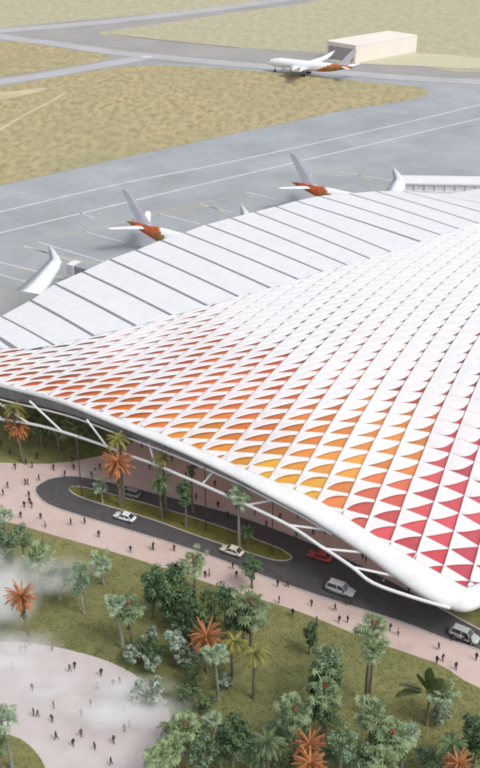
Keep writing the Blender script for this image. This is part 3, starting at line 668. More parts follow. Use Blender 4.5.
def fan(b, o, az, el, stem, R, rnd, nb=9):
    """palmate leaf: stalk ending in a drooping fan of blades"""
    d = Vector((math.cos(az) * math.cos(el), math.sin(az) * math.cos(el), math.sin(el))); side = Vector((-math.sin(az), math.cos(az), 0)); up = side.cross(d) * -1
    c = Vector(o) + d * stem; b.face([Vector(o) - side * .03, Vector(o) + side * .03, c + side * .03, c - side * .03])
    for k in range(nb):
        a = (k / (nb - 1) - .5) * 4.0; dd = d * math.cos(a) + side * math.sin(a)
        tip = c + dd * R * (0.85 + .3 * rnd.random()) - Vector((0, 0, R * (.25 + .25 * rnd.random()))); mid = c + dd * R * .6 - Vector((0, 0, .04)); q = (side * math.cos(a) - d * math.sin(a)) * R * .13
        b.face([c, mid + q, tip, mid - q])
def crown_fan(seed, n=34, R=.34, stem=.62, low=-0.8, tilt=0):
    rnd = random.Random(seed); b = MB()
    for k in range(n):
        el = math.asin(low + (1 - low) * ((k + .5) / n)); az = k * 2.39996 + rnd.uniform(-.3, .3)
        fan(b, (0, 0, rnd.uniform(-.45, .2)), az, el + rnd.uniform(-.25, .25), stem * rnd.uniform(.45, 1.3), R * rnd.uniform(.7, 1.25), rnd)
    return b
def crown_feather(seed, n=30, W=.2, low=-.6, droop=1.5, L=1.0, fold=.5):
    rnd = random.Random(seed); b = MB()
    for k in range(n):
        el = math.asin(low + (1 - low) * ((k + .5) / n) * .97); az = k * 2.39996 + rnd.uniform(-.35, .35)
        frond(b, (0, 0, rnd.uniform(-.05, .05)), az, el, L * rnd.uniform(.8, 1.1), W, droop * rnd.uniform(.7, 1.2), 10, fold=fold)
    return b
def leaf_cloud(b, c, r, n, size, rnd):
    for _ in range(n):
        v = Vector((rnd.gauss(0, 1), rnd.gauss(0, 1), rnd.gauss(0, 1))); v.normalize()
        p = Vector(c) + Vector((v.x * r[0], v.y * r[1], v.z * r[2])) * (rnd.random() ** .35)
        nr = (v + Vector((rnd.uniform(-.8, .8), rnd.uniform(-.8, .8), rnd.uniform(-.3, 1.0)))).normalized()
        u = nr.orthogonal().normalized(); u.rotate(Matrix.Rotation(rnd.uniform(0, 6.28), 3, nr)); w = nr.cross(u); s = size * rnd.uniform(.6, 1.3)
        b.face([p - u * s, p - w * s * .45, p + u * s * 1.1, p + w * s * .45])
def crown_broad(seed, clumps=28, per=80, shape=(1, 1, 1), size=.075, lump=.30):
    rnd = random.Random(seed); b = MB(); cs = []
    for k in range(clumps):
        v = Vector((rnd.gauss(0, 1), rnd.gauss(0, 1), rnd.gauss(0, 1))); v.normalize(); q = rnd.uniform(.35, .85)
        c = (v.x * q * shape[0], v.y * q * shape[1], v.z * q * shape[2]); cs.append(c); l = lump * rnd.uniform(.6, 1.2)
        leaf_cloud(b, c, (l, l, l * .8), per, size, rnd)
    return b, cs
def trunk_mesh(seed, r0=.03, r1=.018, limbs=None, bend=.03):
    rnd = random.Random(seed); b = MB()
    pts = [Vector((math.sin(z * 3) * bend * rnd.uniform(.5, 1.4), math.cos(z * 2.2) * bend * .6 - bend * .6, z)) for z in np.linspace(0, 1, 7)]
    b.tube(pts, list(np.linspace(r0 * 1.35, r1, 7) * np.array([1.2, 1, .95, .95, .95, 1, 1])), 8)
    for c in (limbs or []): b.tube([pts[-2], pts[-2].lerp(Vector(c), .55) + Vector((0, 0, .02)), Vector(c)], [r1 * .7, r1 * .45, r1 * .2], 5)
    return b.mesh('trunk', M['trunk'], True)
def cm(b, m): return b.mesh('crown', m)
K = {}
for i in range(3):
    K['fan', i] = crown_fan(10 + i).mesh('crown', M['leaf_fan']); K['pale', i] = crown_fan(20 + i, 26, .36, .6, -.6).mesh('crown', M['leaf_pale'])
    K['orange', i] = crown_feather(30 + i, 60, .11, -.8, .9, 1.0, .9).mesh('crown', M['leaf_orange'])
    K['yellow', i] = crown_feather(40 + i, 22, .2, -.2, 1.7).mesh('crown', M['leaf_yellow']); K['feather', i] = crown_feather(50 + i, 28, .2, -.5, 1.5).mesh('crown', M['leaf_mid'])
    b, cs = crown_broad(60 + i); K['dark', i] = b.mesh('crown', M['leaf_dark'])
    b, cs = crown_broad(70 + i, 22, 60, (.9, .9, 1.0)); K['blue', i] = b.mesh('crown', M['leaf_blue']); K['mid', i] = K['blue', i].copy(); K['mid', i].materials[0] = M['leaf_mid']
    b, cs = crown_broad(80 + i, 18, 60, (1, 1, .7), .12, .3); K['silver', i] = b.mesh('crown', M['leaf_silver'])
    b, cs = crown_broad(90 + i, 30, 60, (.42, .42, 1.3), .09, .26); K['column', i] = b.mesh('crown', M['leaf_dark'])
    K['trunk', i] = trunk_mesh(i)
limbs = [(.12, .05, 1.15), (-.1, .1, 1.2), (.02, -.13, 1.18), (-.12, -.06, 1.1)]
K['limbed', 0] = trunk_mesh(5, .035, .022, limbs); K['limbed', 1] = trunk_mesh(6, .035, .022, [(q[1], q[0], q[2]) for q in limbs]); K['limbed', 2] = K['limbed', 0]
sk = MB(); rnd = random.Random(3)
for k in range(40):
    az = rnd.uniform(0, 6.28); z = rnd.uniform(-1.3, -.1); r = .12 + .1 * rnd.random(); o = Vector((math.cos(az) * .05, math.sin(az) * .05, z)); t = Vector((math.cos(az) * r, math.sin(az) * r, z - .45)); s = Vector((-math.sin(az), math.cos(az), 0)) * .06
    sk.face([o - s * .5, o + s * .5, t + s, t - s])
K['skirt', 0] = sk.mesh('dead_fronds', M['skirt'])
rnd = random.Random(4); fr = MB()
fr.grid([[Vector((math.cos(a) * .3 * q * rnd.uniform(.5, 1.3), math.sin(a) * .3 * q * rnd.uniform(.5, 1.3), .3 + h * rnd.uniform(.7, 1.2))) for a in [2 * math.pi * k / 14 for k in range(14)]] for q, h in ((.1, .3), (.5, .26), (.8, .18), (1, .05), (.6, -.08), (.1, -.1))], 0, True)
K['fruit', 0] = fr.mesh('fruit', M['fruit'])
def banana_mesh():
    b = MB()
    for k in range(9):
        a = -1.35 + 2.7 * k / 8; L = 1.0 - .12 * abs(a); p0 = Vector((0, 0, 0)); n = 8; rows = []
        for j in range(n + 1):
            u = j / n; e = math.pi / 2 - a * (.6 + .4 * u) ; p = Vector((math.cos(e) * L * u * 1.05, .12 * math.sin(k * 2.1) * u, math.sin(e) * L * u * .9 - .25 * u * u * abs(a)))
            w = .17 * math.sin(math.pi * min(1, max(0, (u - .22) / .8))) + .015; t = Vector((math.sin(e) * -1, .9, math.cos(e) * .3)).normalized()
            rows.append([p - t * w, p + Vector((0, 0, .05 * w)), p + t * w])
        b.grid(rows)
    return b.mesh('crown', M['leaf_banana'])
K['banana', 0] = banana_mesh()
NAMES = dict(fan='fan_palm', pale='fan_palm', orange='orange_palm', yellow='feather_palm', feather='feather_palm', dark='leafy_tree', blue='leafy_tree', mid='leafy_tree', silver='silver_shrub', column='columnar_tree', banana='fan_leaf_palm')
ti = 0
def tree(kind, bx, by, tx, ty, wpx, label, fruit=False, skirt=False, group=None):
    """base at ground pixel (bx, by); crown centre at row ty, crown wpx wide at photo scale"""
    global ti
    ti += 1; v = 0 if kind == 'banana' else ti % 3
    p = at(bx, by, 0.04); sc = px_per_m(p); h = max(1.2, height_to(p, ty)); r = wpx * (0.56 if kind in ('fan', 'pale', 'silver') else 0.6) / px_per_m(Vector((p.x, p.y, h)))
    o = empty(NAMES[kind], p, (ti * 1.7) % 6.28 if kind != 'banana' else -0.1)
    palm = kind in ('fan', 'pale', 'orange', 'yellow', 'feather', 'banana')
    lean = (tx - bx) / sc
    rz = o.rotation_euler.z; lx_, ly_ = lean * math.cos(-rz), lean * math.sin(-rz)
    t = link('trunk', K['trunk' if palm else 'limbed', ti % 3], o); hh = h if palm else max(.8, h - r * .25)
    rw = min(11.0, 5.5 + h * .28) * (1 if palm else .75)
    t.scale = (rw, rw, hh)
    if abs(lean) > .3: t.rotation_euler = (math.atan2(-ly_, h), math.atan2(lx_, h), 0)
    if kind in ('pale', 'blue'):
        for sl in t.material_slots: sl.link = 'OBJECT'; sl.material = M['trunk_pale']
    c = link('crown', K[kind, v], o); c.location = (lx_, ly_, h); c.scale = (r, r, r * (1.0 if palm else 1.05))
    if kind == 'dark' or kind == 'column': c.scale.z = r
    if fruit: f = link('fruit', K['fruit', 0], o); f.location = (lx_, ly_, h); f.scale = (r * .42, r * .42, r * .7)
    if skirt: s = link('dead_fronds', K['skirt', 0], o); s.location = (lx_, ly_, h); s.scale = (r, r, r)
    g = group or {'fan': 'fan palms in the park', 'pale': 'fan palms in the park', 'orange': 'orange palms', 'dark': 'dark leafy trees', 'blue': 'grey green leafy trees', 'mid': 'green leafy trees', 'silver': 'silvery shrubs', 'yellow': 'yellowish feather palms', 'feather': 'green feather palms', 'column': 'slim column shaped trees', 'banana': None}[kind]
    tag(o, label, 'shrub' if kind == 'silver' else 'palm' if palm else 'tree', g)
    return o
TREES = [
 # under and behind the canopy edge
 ('orange', 23, 459, 22, 426, 26, 'orange palm on the dark lawn behind the left end of the truss', False, True),
 ('yellow', 24, 462, 20, 409, 26, 'yellowish green palm crown right above the orange palm at the left end of the truss', False, False),
 ('feather', 60, 452, 58, 424, 24, 'green palm on the dark lawn, seen through the second truss bay', False, False),
 ('fan', 78, 455, 76, 425, 30, 'grey green fan palm seen through the third truss bay', False, False),
 ('mid', 42, 447, 42, 424, 30, 'leafy green tree in shade between the orange palm and the truss', False, False),
 ('mid', 100, 446, 100, 424, 26, 'leafy green tree touching the canopy edge left of the tall orange palm', False, False),
 ('orange', 120, 506, 120, 463, 32, 'tall orange palm with drooping fronds on the road median', False, True),
 ('yellow', 123, 500, 122, 440, 26, 'yellow green palm crown showing above the tall orange median palm', False, False),
 ('pale', 103, 503, 103, 485, 17, 'pale grey green palm low on the median beside the orange palm', False, False),
 ('feather', 162, 519, 162, 481, 26, 'shaggy green palm on the median right of the orange palm', False, True),
 ('yellow', 166, 512, 164, 458, 22, 'upper yellow green crown rising behind the shaggy median palm', False, False),
 ('column', 186, 527, 186, 492, 27, 'dark narrow green tree on the median below the lower chord', False, False),
 ('mid', 193, 512, 193, 470, 14, 'small green tree top peeking between lower chord and roof edge', False, False),
 ('pale', 239, 548, 239, 492, 26, 'tall pale palm on the median whose crown touches the white chord', False, False),
 ('feather', 247, 546, 247, 530, 18, 'low pale feather palm at the foot of the tall pale median palm', False, False),
 ('dark', 252, 588, 251, 566, 23, 'round dark green tree on the pink walk below the cream car', False, False),
 # left side of the park
 ('pale', 7, 534, 7, 514, 20, 'pale palm on the pink walk at the left edge of the photo', False, False),
 ('orange', 30, 644, 28, 596, 30, 'orange palm standing on the lawn at the edge of the round plaza', False, True),
 ('blue', 12, 585, 12, 545, 34, 'misty grey green tree at the left edge, below the pale palm on the walk', False, False),
 ('fan', 42, 590, 42, 556, 36, 'misty fan palm above the orange plaza palm', False, False),
 ('blue', 60, 600, 60, 577, 30, 'pale grey tree in the mist right of the orange plaza palm', False, False),
 ('blue', 84, 614, 82, 580, 31, 'round blue green tree on the open lawn, right of the misty trees', False, False),
 ('blue', 26, 580, 26, 536, 26, 'grey green tree behind the misty fan palm, nearest the pink walk', False, False),
 ('pale', 104, 585, 104, 561, 26, 'small pale palm on the lawn just below the pink walk', False, False),
 ('fan', 132, 645, 131, 606, 34, 'tall fan palm with red fruit and dead skirt, on the lawn by the round plaza', True, True),
 ('pale', 123, 648, 119, 602, 26, 'leaning pale palm just left of the fan palm with the dead skirt', False, False),
 # the big clump
 ('dark', 168, 622, 168, 584, 46, 'largest dark tree, top of the clump beside the pink walk', False, False),
 ('dark', 178, 628, 180, 606, 40, 'dark tree at the foot of the largest dark tree', False, False),
 ('fan', 196, 622, 196, 561, 32, 'tall fan palm with red fruit rising between dark trees at the walk', True, False),
 ('mid', 214, 632, 214, 598, 30, 'mid green tree between the tall red fruited palm and the dark roundish tree', False, False),
 ('dark', 226, 624, 226, 595, 26, 'dark roundish tree at the right side of the clump, close to the walk', False, False),
 ('mid', 206, 640, 204, 614, 30, 'green tree in the middle of the clump above the orange palm', False, False),
 ('silver', 150, 652, 151, 634, 22, 'silvery shrub at the upper left of the shrub cluster', False, False),
 ('silver', 176, 662, 177, 637, 30, 'large silvery shrub left of the orange palm in the clump', False, False),
 ('silver', 189, 668, 188, 655, 26, 'silvery shrub just below the large silvery shrub', False, False),
 ('silver', 153, 674, 152, 661, 22, 'low silvery shrub facing the round plaza', False, False),
 ('dark', 156, 664, 154, 650, 24, 'low dark bush in the gap between silvery shrubs', False, False),
 ('silver', 134, 664, 133, 653, 20, 'leftmost silvery shrub, beside the plaza edge', False, False),
 ('orange', 207, 672, 207, 637, 34, 'orange palm in the middle of the park clump', False, False),
 ('pale', 218, 700, 216, 652, 30, 'pale palm with a long bare trunk below the orange clump palm', False, False),
 ('fan', 250, 655, 250, 605, 42, 'broad fan palm with red fruit at the right end of the clump', True, True),
 ('dark', 244, 645, 243, 618, 36, 'dark tree hugging the trunk of the broad fan palm', False, False),
 ('yellow', 233, 676, 234, 642, 30, 'yellowish feather palm below the broad fan palm', False, False),
 ('yellow', 253, 698, 254, 653, 32, 'taller yellowish feather palm standing on the open lawn', False, False),
 ('silver', 150, 706, 148, 693, 38, 'pale shrub spreading over the plaza edge in the mist', False, False),
 ('mid', 186, 706, 187, 696, 30, 'low yellow green bush below the silvery shrubs', False, False),
 ('mid', 206, 712, 206, 703, 24, 'low green bush at the foot of the long trunked pale palm', False, False),
 # foreground, left
 ('pale', 12, 768, 9, 718, 34, 'pale palm in the bottom left corner, on the small lawn', False, False),
 ('feather', 2, 775, 2, 745, 28, 'green palm at the very corner beside the bottom left pale palm', False, False),
 ('fan', 188, 772, 187, 727, 38, 'fan palm with red fruit on the lawn at the lower end of the round plaza', True, False),
 ('fan', 160, 800, 160, 757, 34, 'fan palm at the bottom edge, on the plaza rim', False, False),
 ('silver', 178, 775, 176, 752, 30, 'silvery shrub between the two red fruited palms at the plaza', False, False),
 ('dark', 234, 785, 234, 738, 46, 'dense dark tree at the bottom, left of the tall stacked palms', False, False),
 ('blue', 205, 790, 204, 752, 36, 'blue green tree at the bottom left of the dense dark tree', False, False),
 ('feather', 268, 790, 266, 742, 36, 'green feather palm at the bottom beside the dense dark tree', False, False),
 ('pale', 214, 735, 214, 718, 22, 'small pale palm on the lawn above the dense dark tree', False, False),
 # foreground, middle
 ('column', 310, 654, 310, 633, 26, 'slim dark conifer on the lawn next to the pink walk', False, False),
 ('blue', 322, 712, 322, 665, 44, 'tall grey green tree below the slim dark conifer', False, False),
 ('fan', 324, 735, 323, 690, 42, 'fan palm in front of the tall grey green tree', True, True),
 ('dark', 322, 745, 321, 712, 32, 'dark bushy tree at the foot of the tall grey green tree', False, False),
 ('fan', 367, 702, 367, 627, 34, 'tall thin fan palm with red fruit, alone on the lawn', True, False),
 ('fan', 368, 715, 369, 648, 30, 'lower grey green crown on the trunk of the tall thin palm', False, False),
 ('fan', 293, 762, 293, 712, 40, 'fan palm with red fruit above the bottom orange palm', True, False),
 ('feather', 278, 760, 277, 733, 32, 'dark green feather palm left of the red fruited palm at the bottom', False, False),
 ('orange', 308, 790, 307, 745, 32, 'bright orange palm at the bottom edge of the picture', False, False),
 ('orange', 309, 810, 308, 764, 32, 'second orange palm cut by the bottom edge below the bright one', False, False),
 ('mid', 286, 790, 285, 763, 34, 'green bush at the bottom edge left of the orange palms', False, False),
 ('blue', 340, 790, 340, 744, 40, 'grey green tree right of the bottom orange palms', False, False),
 # foreground, right
 ('banana', 426, 725, 424, 695, 62, 'palm with big flat paddle leaves in a fan on the lawn', False, False),
 ('pale', 437, 724, 437, 692, 34, 'pale grey palm leaning against the big paddle leaved palm', False, False),
 ('silver', 441, 722, 440, 712, 22, 'pale shrub at the foot of the paddle leaved palm', False, False),
 ('fan', 369, 762, 368, 714, 40, 'fan palm below the tall thin palm', False, False),
 ('fan', 388, 780, 388, 736, 40, 'fan palm with dead skirt in the lower right cluster', True, True),
 ('pale', 401, 768, 402, 732, 34, 'pale palm at the right of the lower right cluster', False, False),
 ('blue', 358, 795, 358, 757, 40, 'grey green tree at the bottom of the lower right cluster', False, False),
 ('fan', 378, 805, 378, 760, 38, 'fan palm cut by the bottom edge in the lower right cluster', False, False),
 ('feather', 446, 790, 445, 745, 34, 'dark feather palm beside the dark trees in the bottom right corner', False, False),
 ('dark', 471, 775, 470, 733, 34, 'dark round tree in the bottom right corner, nearest the lawn', False, False),
 ('dark', 486, 790, 484, 748, 40, 'dark tree cut by the right edge in the bottom corner', False, False),
 ('orange', 452, 810, 451, 764, 28, 'orange palm peeking over the bottom edge near the right corner', False, False),
]
TREES += [
 ('feather', 300, 780, 299, 752, 26, 'green feather palm squeezed between the bottom orange palms and the red fruited palm', False, False),
 ('feather', 330, 775, 331, 752, 30, 'dark feather palm just right of the bright orange palm', False, False),
 ('feather', 262, 775, 262, 755, 30, 'low green palm at the bottom right of the dense dark tree', False, False),
 ('mid', 192, 690, 193, 678, 26, 'olive bush between the silvery shrubs and the long trunked pale palm', False, False),
 ('silver', 228, 690, 228, 680, 18, 'pale bush between the two yellowish feather palms', False, False),
 ('dark', 214, 655, 213, 640, 26, 'dark foliage directly behind the orange clump palm', False, False),
 ('blue', 184, 640, 184, 622, 28, 'grey green foliage below the two big dark trees', False, False),
 ('dark', 200, 652, 200, 630, 28, 'dark foliage above the orange clump palm', False, False),
 ('mid', 140, 660, 142, 646, 22, 'green bush behind the leftmost silvery shrub', False, False),
 ('dark', 20, 615, 20, 594, 18, 'dark bush in the mist behind the orange plaza palm', False, False),
 ('feather', 172, 740, 172, 726, 26, 'green feather palm at the plaza rim left of the red fruited palm', False, False),
 ('dark', 200, 765, 202, 742, 30, 'dark leafy tree between the blue green tree and the red fruited palm', False, False),
 ('blue', 426, 775, 425, 755, 30, 'grey green bush left of the dark feather palm in the right corner', False, False),
 ('dark', 458, 770, 458, 748, 30, 'dark bush left of the dark round tree in the right corner', False, False),
]
TREES += [
 ('column', 334, 722, 334, 680, 24, 'slim dark upright tree just right of the tall grey green tree', False, False),
 ('column', 312, 716, 312, 684, 22, 'slim dark upright tree just left of the tall grey green tree', False, False),
 ('blue', 250, 782, 249, 748, 34, 'grey green tree squeezed between the dense dark tree and the green feather palm', False, False),
 ('blue', 222, 770, 221, 752, 30, 'grey green tree overlapping the left side of the dense dark tree', False, False),
 ('fan', 172, 790, 172, 748, 34, 'fan palm without fruit overlapping the silvery shrub at the plaza end', False, False),
 ('blue', 376, 775, 376, 742, 32, 'grey green tree behind the palm cut by the bottom edge', False, False),
 ('mid', 396, 775, 396, 752, 28, 'green bush below the pale palm of the lower right cluster', False, False),
 ('blue', 300, 745, 300, 724, 28, 'grey green bush between the red fruited palm and the tall stacked palms', False, False),
 ('fan', 284, 742, 284, 722, 28, 'small fan palm overlapping the left of the red fruited palm above the orange pair', False, False),
 ('dark', 152, 618, 154, 596, 24, 'dark small tree at the left foot of the largest dark tree', False, False),
 ('column', 190, 640, 190, 604, 24, 'slim dark upright tree inside the clump below the tall red fruited palm', False, False),
]
for T in TREES: tree(*T)

# ------------------------------------------------------------------ people
def person_mesh(pose):
    st, arm, lean = pose
    V, E, R = [], [], []
    def add(p, r, par=None):
        V.append(Vector(p)); R.append(r)
        if par is not None: E.append((par, len(V) - 1))
        return len(V) - 1
    pel = add((0, 0, .95), .145); ch = add((lean, 0, 1.3), .17, pel); nk = add((lean * 1.3, 0, 1.5), .075, ch); hd = add((lean * 1.4, 0, 1.62), .11, nk); add((lean * 1.4, 0, 1.74), .085, hd)
    for s in (1, -1):
        hp = add((0, s * .1, .88), .1, pel); kn = add((st * s * .5 + .02, s * .1, .5), .07, hp); an = add((st * s - .02, s * .1, .09), .045, kn); add((st * s + .13, s * .1, .04), .04, an)
        sh = add((lean, s * .2, 1.42), .07, ch); el = add((lean - arm * s * .5, s * .26, 1.14), .05, sh); add((lean - arm * s + .05, s * .25, .9), .04, el)
    me = bpy.data.meshes.new('person_skeleton'); me.from_pydata(V, E, []); o = bpy.data.objects.new('person_skeleton', me); COL.objects.link(o)
    m = o.modifiers.new('skin', 'SKIN')
    for k, r in enumerate(R): me.skin_vertices[0].data[k].radius = (r, r * 1.1)
    me.skin_vertices[0].data[0].use_root = True
    s = o.modifiers.new('sub', 'SUBSURF'); s.levels = 1
    dg = bpy.context.evaluated_depsgraph_get(); out = bpy.data.meshes.new_from_object(o.evaluated_get(dg)); out.name = 'person'
    bpy.data.objects.remove(o); out.materials.clear()
    for m in (SKIN[0], HAIR, CLOTH['black'], CLOTH['charcoal']): out.materials.append(m)
    for p in out.polygons:
        c = p.center; z = c.z
        p.material_index = 1 if z > 1.66 or (z > 1.56 and c.x < lean * 1.4 - .02) else 0 if z > 1.5 else 3 if z < .96 and abs(c.y) < .19 else 0 if z < 1.0 else 2
        p.use_smooth = True
    return out
POSES = [person_mesh(p) for p in ((.05, .03, 0), (.24, .16, .03), (-.2, -.14, .02), (.12, .1, .05))]
TOPS = ['black', 'charcoal', 'maroon', 'navy', 'black', 'brown', 'grey', 'charcoal', 'black', 'olive', 'black', 'maroon', 'charcoal', 'white']
WORDS = dict(black='black', charcoal='charcoal', maroon='dark red', navy='dark blue', brown='brown', grey='grey', olive='dark olive', white='white')
ORD = ['', 'second ', 'third ', 'fourth ', 'fifth ', 'sixth ', 'seventh ', 'eighth ', 'ninth ', 'tenth ', 'eleventh ', 'twelfth ', 'thirteenth ', 'fourteenth ', 'fifteenth ', 'sixteenth ', 'seventeenth ', 'eighteenth ', 'nineteenth ', 'twentieth ', 'twenty first ', 'twenty second ', 'twenty third ', 'twenty fourth ']
pk = 0
def person(px, py, label, group):
    global pk
    o = link('person', POSES[pk % 4]); p = at(px, py, 0.06); o.location = p; o.rotation_euler = (0, 0, (pk * 2.4) % 6.28)
    s = 1.06 + .12 * ((pk * 7) % 5 - 2) / 5; o.scale = (s, s, s)
    top = TOPS[pk % len(TOPS)]; leg = ['black', 'charcoal', 'navy', 'black', 'brown'][pk % 5]
    for k, m in enumerate((SKIN[pk % 2], HAIR, CLOTH[top], CLOTH[leg])): o.material_slots[k].link = 'OBJECT'; o.material_slots[k].material = m
    tag(o, label % ('%s top, %s trousers' % (WORDS[top], WORDS[leg])), 'person', group); pk += 1
def crowd(px, where, group, ox=0, oy=0, k=1.0):
    pts = sorted([(ox + x / k, oy + y / k) for x, y in px])
    for n, (x, y) in enumerate(pts):
        lab = 'person ' + ('leftmost' if n == 0 else ORD[n].strip() + ' from left') + ' ' + where + ', %s'
        person(x, y, lab, group)
crowd([(25,257),(42,227),(52,224),(105,222),(140,264),(150,257),(65,302),(108,337),(68,352),(76,354),(105,364),(163,354),(182,335),(195,300),(203,272),(227,292),(240,289)][:17], 'on the upper plaza', 'people on the round plaza', 0, 540, 2)
crowd([(113,399),(163,394),(147,412),(190,419),(228,407),(222,450),(249,384),(260,374),(248,347),(283,337),(332,335),(337,395)], 'on the lower plaza', 'people on the round plaza', 0, 540, 2)
crowd([(10,77),(24,54),(77,44),(84,45),(118,32),(195,20),(88,82),(96,114),(74,114),(90,102),(63,144)], 'left of the road loop', 'people on the pink walk', 0, 470, 3)
crowd([(123,148),(137,172),(213,166),(255,162),(297,202),(392,247),(460,242)], 'below the white car', 'people on the pink walk', 0, 470, 3)
crowd([(40,337),(150,357),(215,402),(290,372),(380,402),(130,392),(5,302),(62,398),(105,380)], 'by the dark lawn', 'people behind the truss', 0, 370, 4)
crowd([(60,147),(145,237),(110,272),(220,262),(265,307),(320,282),(390,277),(450,337),(385,352)], 'between road and canopy', 'people under the canopy edge', 200, 450, 4)
crowd([(68,92),(35,92),(175,167),(166,159),(222,227),(290,247)], 'under the roof corner', 'people under the canopy edge', 300, 500, 2.667)
crowd([(75,94),(95,94),(78,127),(105,152),(143,132),(153,167)], 'left of the silver estate', 'people on the pink walk', 240, 540, 2)
crowd([(190,142),(198,165),(215,165),(212,131),(222,131),(300,182),(316,190)], 'just below the silver estate', 'people on the pink walk', 240, 540, 2)
crowd([(397,219),(393,247),(405,242),(431,260),(472,240)], 'at the walk right end', 'people on the pink walk', 240, 540, 2)
crowd([(426,202),(433,203),(445,207),(452,206),(460,210)], 'by the corner car', 'people beside the silver car', 240, 540, 2)
crowd([(80,374),(152,382),(353,442),(365,472),(258,472),(272,468)], 'below the cream car', 'people on the pink walk', 130, 440, 3.43)
crowd([(142,448),(150,470),(172,462),(186,478),(196,500),(218,508),(226,498),(100,470),(92,478),(74,470)], 'beyond the loop', 'people behind the loop road')


# ------------------------------------------------------------------ drifting mist
def mist(px, py, z, size, dens, label, seed):
    bm = bmesh.new(); bmesh.ops.create_icosphere(bm, subdivisions=3, radius=1.0); me = bpy.data.meshes.new('mist'); bm.to_mesh(me); bm.free()
    m = bpy.data.materials.new('mist_volume'); m.use_nodes = True; t = m.node_tree; t.nodes.clear()
    out = t.nodes.new('ShaderNodeOutputMaterial'); v = t.nodes.new('ShaderNodeVolumePrincipled'); v.inputs['Color'].default_value = (.98, .98, .98, 1); v.inputs['Anisotropy'].default_value = 0
    tc = nd(t, 'ShaderNodeTexCoord'); nz = nd(t, 'ShaderNodeTexNoise'); nz.inputs['Scale'].default_value = 1.7; nz.inputs['Detail'].default_value = 4
    mp = nd(t, 'ShaderNodeMapping'); mp.inputs['Location'].default_value = (seed * 3.1, 0, 0); t.links.new(tc.outputs['Object'], mp.inputs['Vector']); t.links.new(mp.outputs['Vector'], nz.inputs['Vector'])
    ln = nd(t, 'ShaderNodeVectorMath', operation='LENGTH'); t.links.new(tc.outputs['Object'], ln.inputs[0])
    f = nd(t, 'ShaderNodeMapRange', interpolation_type='SMOOTHSTEP'); f.inputs['From Min'].default_value = .98; f.inputs['From Max'].default_value = .1; t.links.new(ln.outputs['Value'], f.inputs['Value'])
    n = nd(t, 'ShaderNodeMapRange'); n.inputs['From Min'].default_value = .36; n.inputs['From Max'].default_value = .66; t.links.new(nz.outputs['Fac'], n.inputs['Value'])
    a = nd(t, 'ShaderNodeMath', operation='MULTIPLY'); t.links.new(f.outputs['Result'], a.inputs[0]); t.links.new(n.outputs['Result'], a.inputs[1])
    d = nd(t, 'ShaderNodeMath', operation='MULTIPLY'); d.inputs[1].default_value = dens; t.links.new(a.outputs['Value'], d.inputs[0]); t.links.new(d.outputs['Value'], v.inputs['Density']); t.links.new(v.outputs['Volume'], out.inputs['Volume'])
    me.materials.append(m)
    o = link('mist', me); o.location = at(px, py, z); o.scale = size; tag(o, label, 'mist', None, 'stuff')
mist(0, 590, 9.0, (9, 8, 9), 0.5, 'thick white mist drifting over the trees at the left edge', 1)
mist(55, 575, 8.5, (10, 6, 4.5), 0.25, 'thin mist veiling the grey trees right of the orange plaza palm', 2)
mist(4, 655, 2.6, (13, 9, 2.6), 0.6, 'flat white mist lying on the round plaza at the left edge', 3)
mist(128, 704, 2.4, (13, 8, 2.6), 1.0, 'flat white mist over the plaza beside the pale shrub', 4)
mist(48, 690, 2.2, (10, 7, 2.3), 0.35, 'faint mist patch in the middle of the round plaza', 5)

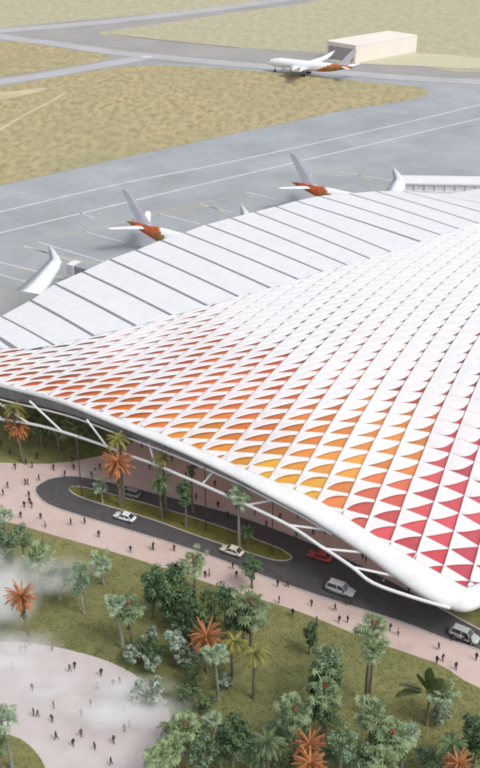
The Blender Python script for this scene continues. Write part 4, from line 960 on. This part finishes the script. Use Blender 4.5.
# ------------------------------------------------------------------ grass tufts on the park lawn (one mass)
def inside(x, y, poly):
    c = False; n = len(poly)
    for i in range(n):
        (xa, ya), (xb, yb) = poly[i], poly[i - 1]
        if (ya > y) != (yb > y) and x < (xb - xa) * (y - ya) / (yb - ya) + xa: c = not c
    return c
WALK = [(-140, 452), (0, 460), (60, 461), (125, 445), (220, 400), (640, 600), (640, 745), (480, 691), (440, 668), (370, 643), (300, 615), (230, 593), (130, 560), (60, 540), (30, 531), (0, 523), (-140, 486)]
PL = [tuple(p) for p in spline(PLAZA, 3, True)]
rnd = random.Random(12); b = MB(); cnt = 0
while cnt < 15000:
    px, py = rnd.uniform(-25, 505), rnd.uniform(440, 800)
    if inside(px, py, WALK) or inside(px, py, PL): continue
    p = at(px, py, 0.03); cnt += 1; h = rnd.uniform(.04, .16)
    for k in range(3):
        a = rnd.uniform(0, 6.28); d = Vector((math.cos(a), math.sin(a), 0)); s = Vector((-d.y, d.x, 0)) * rnd.uniform(.1, .26)
        q = p + Vector((rnd.uniform(-.25, .25), rnd.uniform(-.25, .25), 0)); b.face([q - s, q + s, q + d * rnd.uniform(.05, .3) + Vector((0, 0, h))], 0 if rnd.random() < .6 else 1)
tag(b.build('grass', [mat('tuft_green', lin(116, 120, 74), lin(98, 106, 64), scale=.2, rough=.9), mat('tuft_straw', lin(138, 132, 88), lin(124, 120, 80), scale=.2, rough=.9)]), 'rough tufted park grass between the palms', 'grass', None, 'stuff')
# ------------------------------------------------------------------ light
EL, AZ = math.radians(54), math.radians(128)     # azimuth measured clockwise from +Y
world = bpy.data.worlds.new('World'); scene.world = world; world.use_nodes = True
wt = world.node_tree; bg = wt.nodes['Background']
sky = wt.nodes.new('ShaderNodeTexSky'); sky.sky_type = 'NISHITA'; sky.sun_disc = False
sky.sun_elevation = EL; sky.sun_rotation = AZ; sky.air_density = 1.0; sky.dust_density = 2.5; sky.ozone_density = 1.0
hs = wt.nodes.new('ShaderNodeHueSaturation'); hs.inputs['Saturation'].default_value = 0.32
wt.links.new(sky.outputs['Color'], hs.inputs['Color']); wt.links.new(hs.outputs['Color'], bg.inputs['Color']); bg.inputs['Strength'].default_value = SKY_STRENGTH
sd = bpy.data.lights.new('sun', 'SUN'); sd.energy = SUN_STRENGTH; sd.angle = math.radians(SUN_ANGLE); sd.color = (1.0, 0.95, 0.88)
so = bpy.data.objects.new('sun', sd); COL.objects.link(so)
to_sun = Vector((math.sin(AZ) * math.cos(EL), math.cos(AZ) * math.cos(EL), math.sin(EL)))
so.rotation_euler = to_sun.to_track_quat('Z', 'Y').to_euler(); so.location = to_sun * 400
vs = scene.view_settings
vs.view_transform = 'Standard'; vs.look = 'None'; vs.exposure = EXPOSURE; vs.gamma = 1.0; vs.use_curve_mapping = False
scene.render.engine = 'CYCLES'
scene.cycles.volume_bounces = 6
scene.cycles.max_bounces = 10
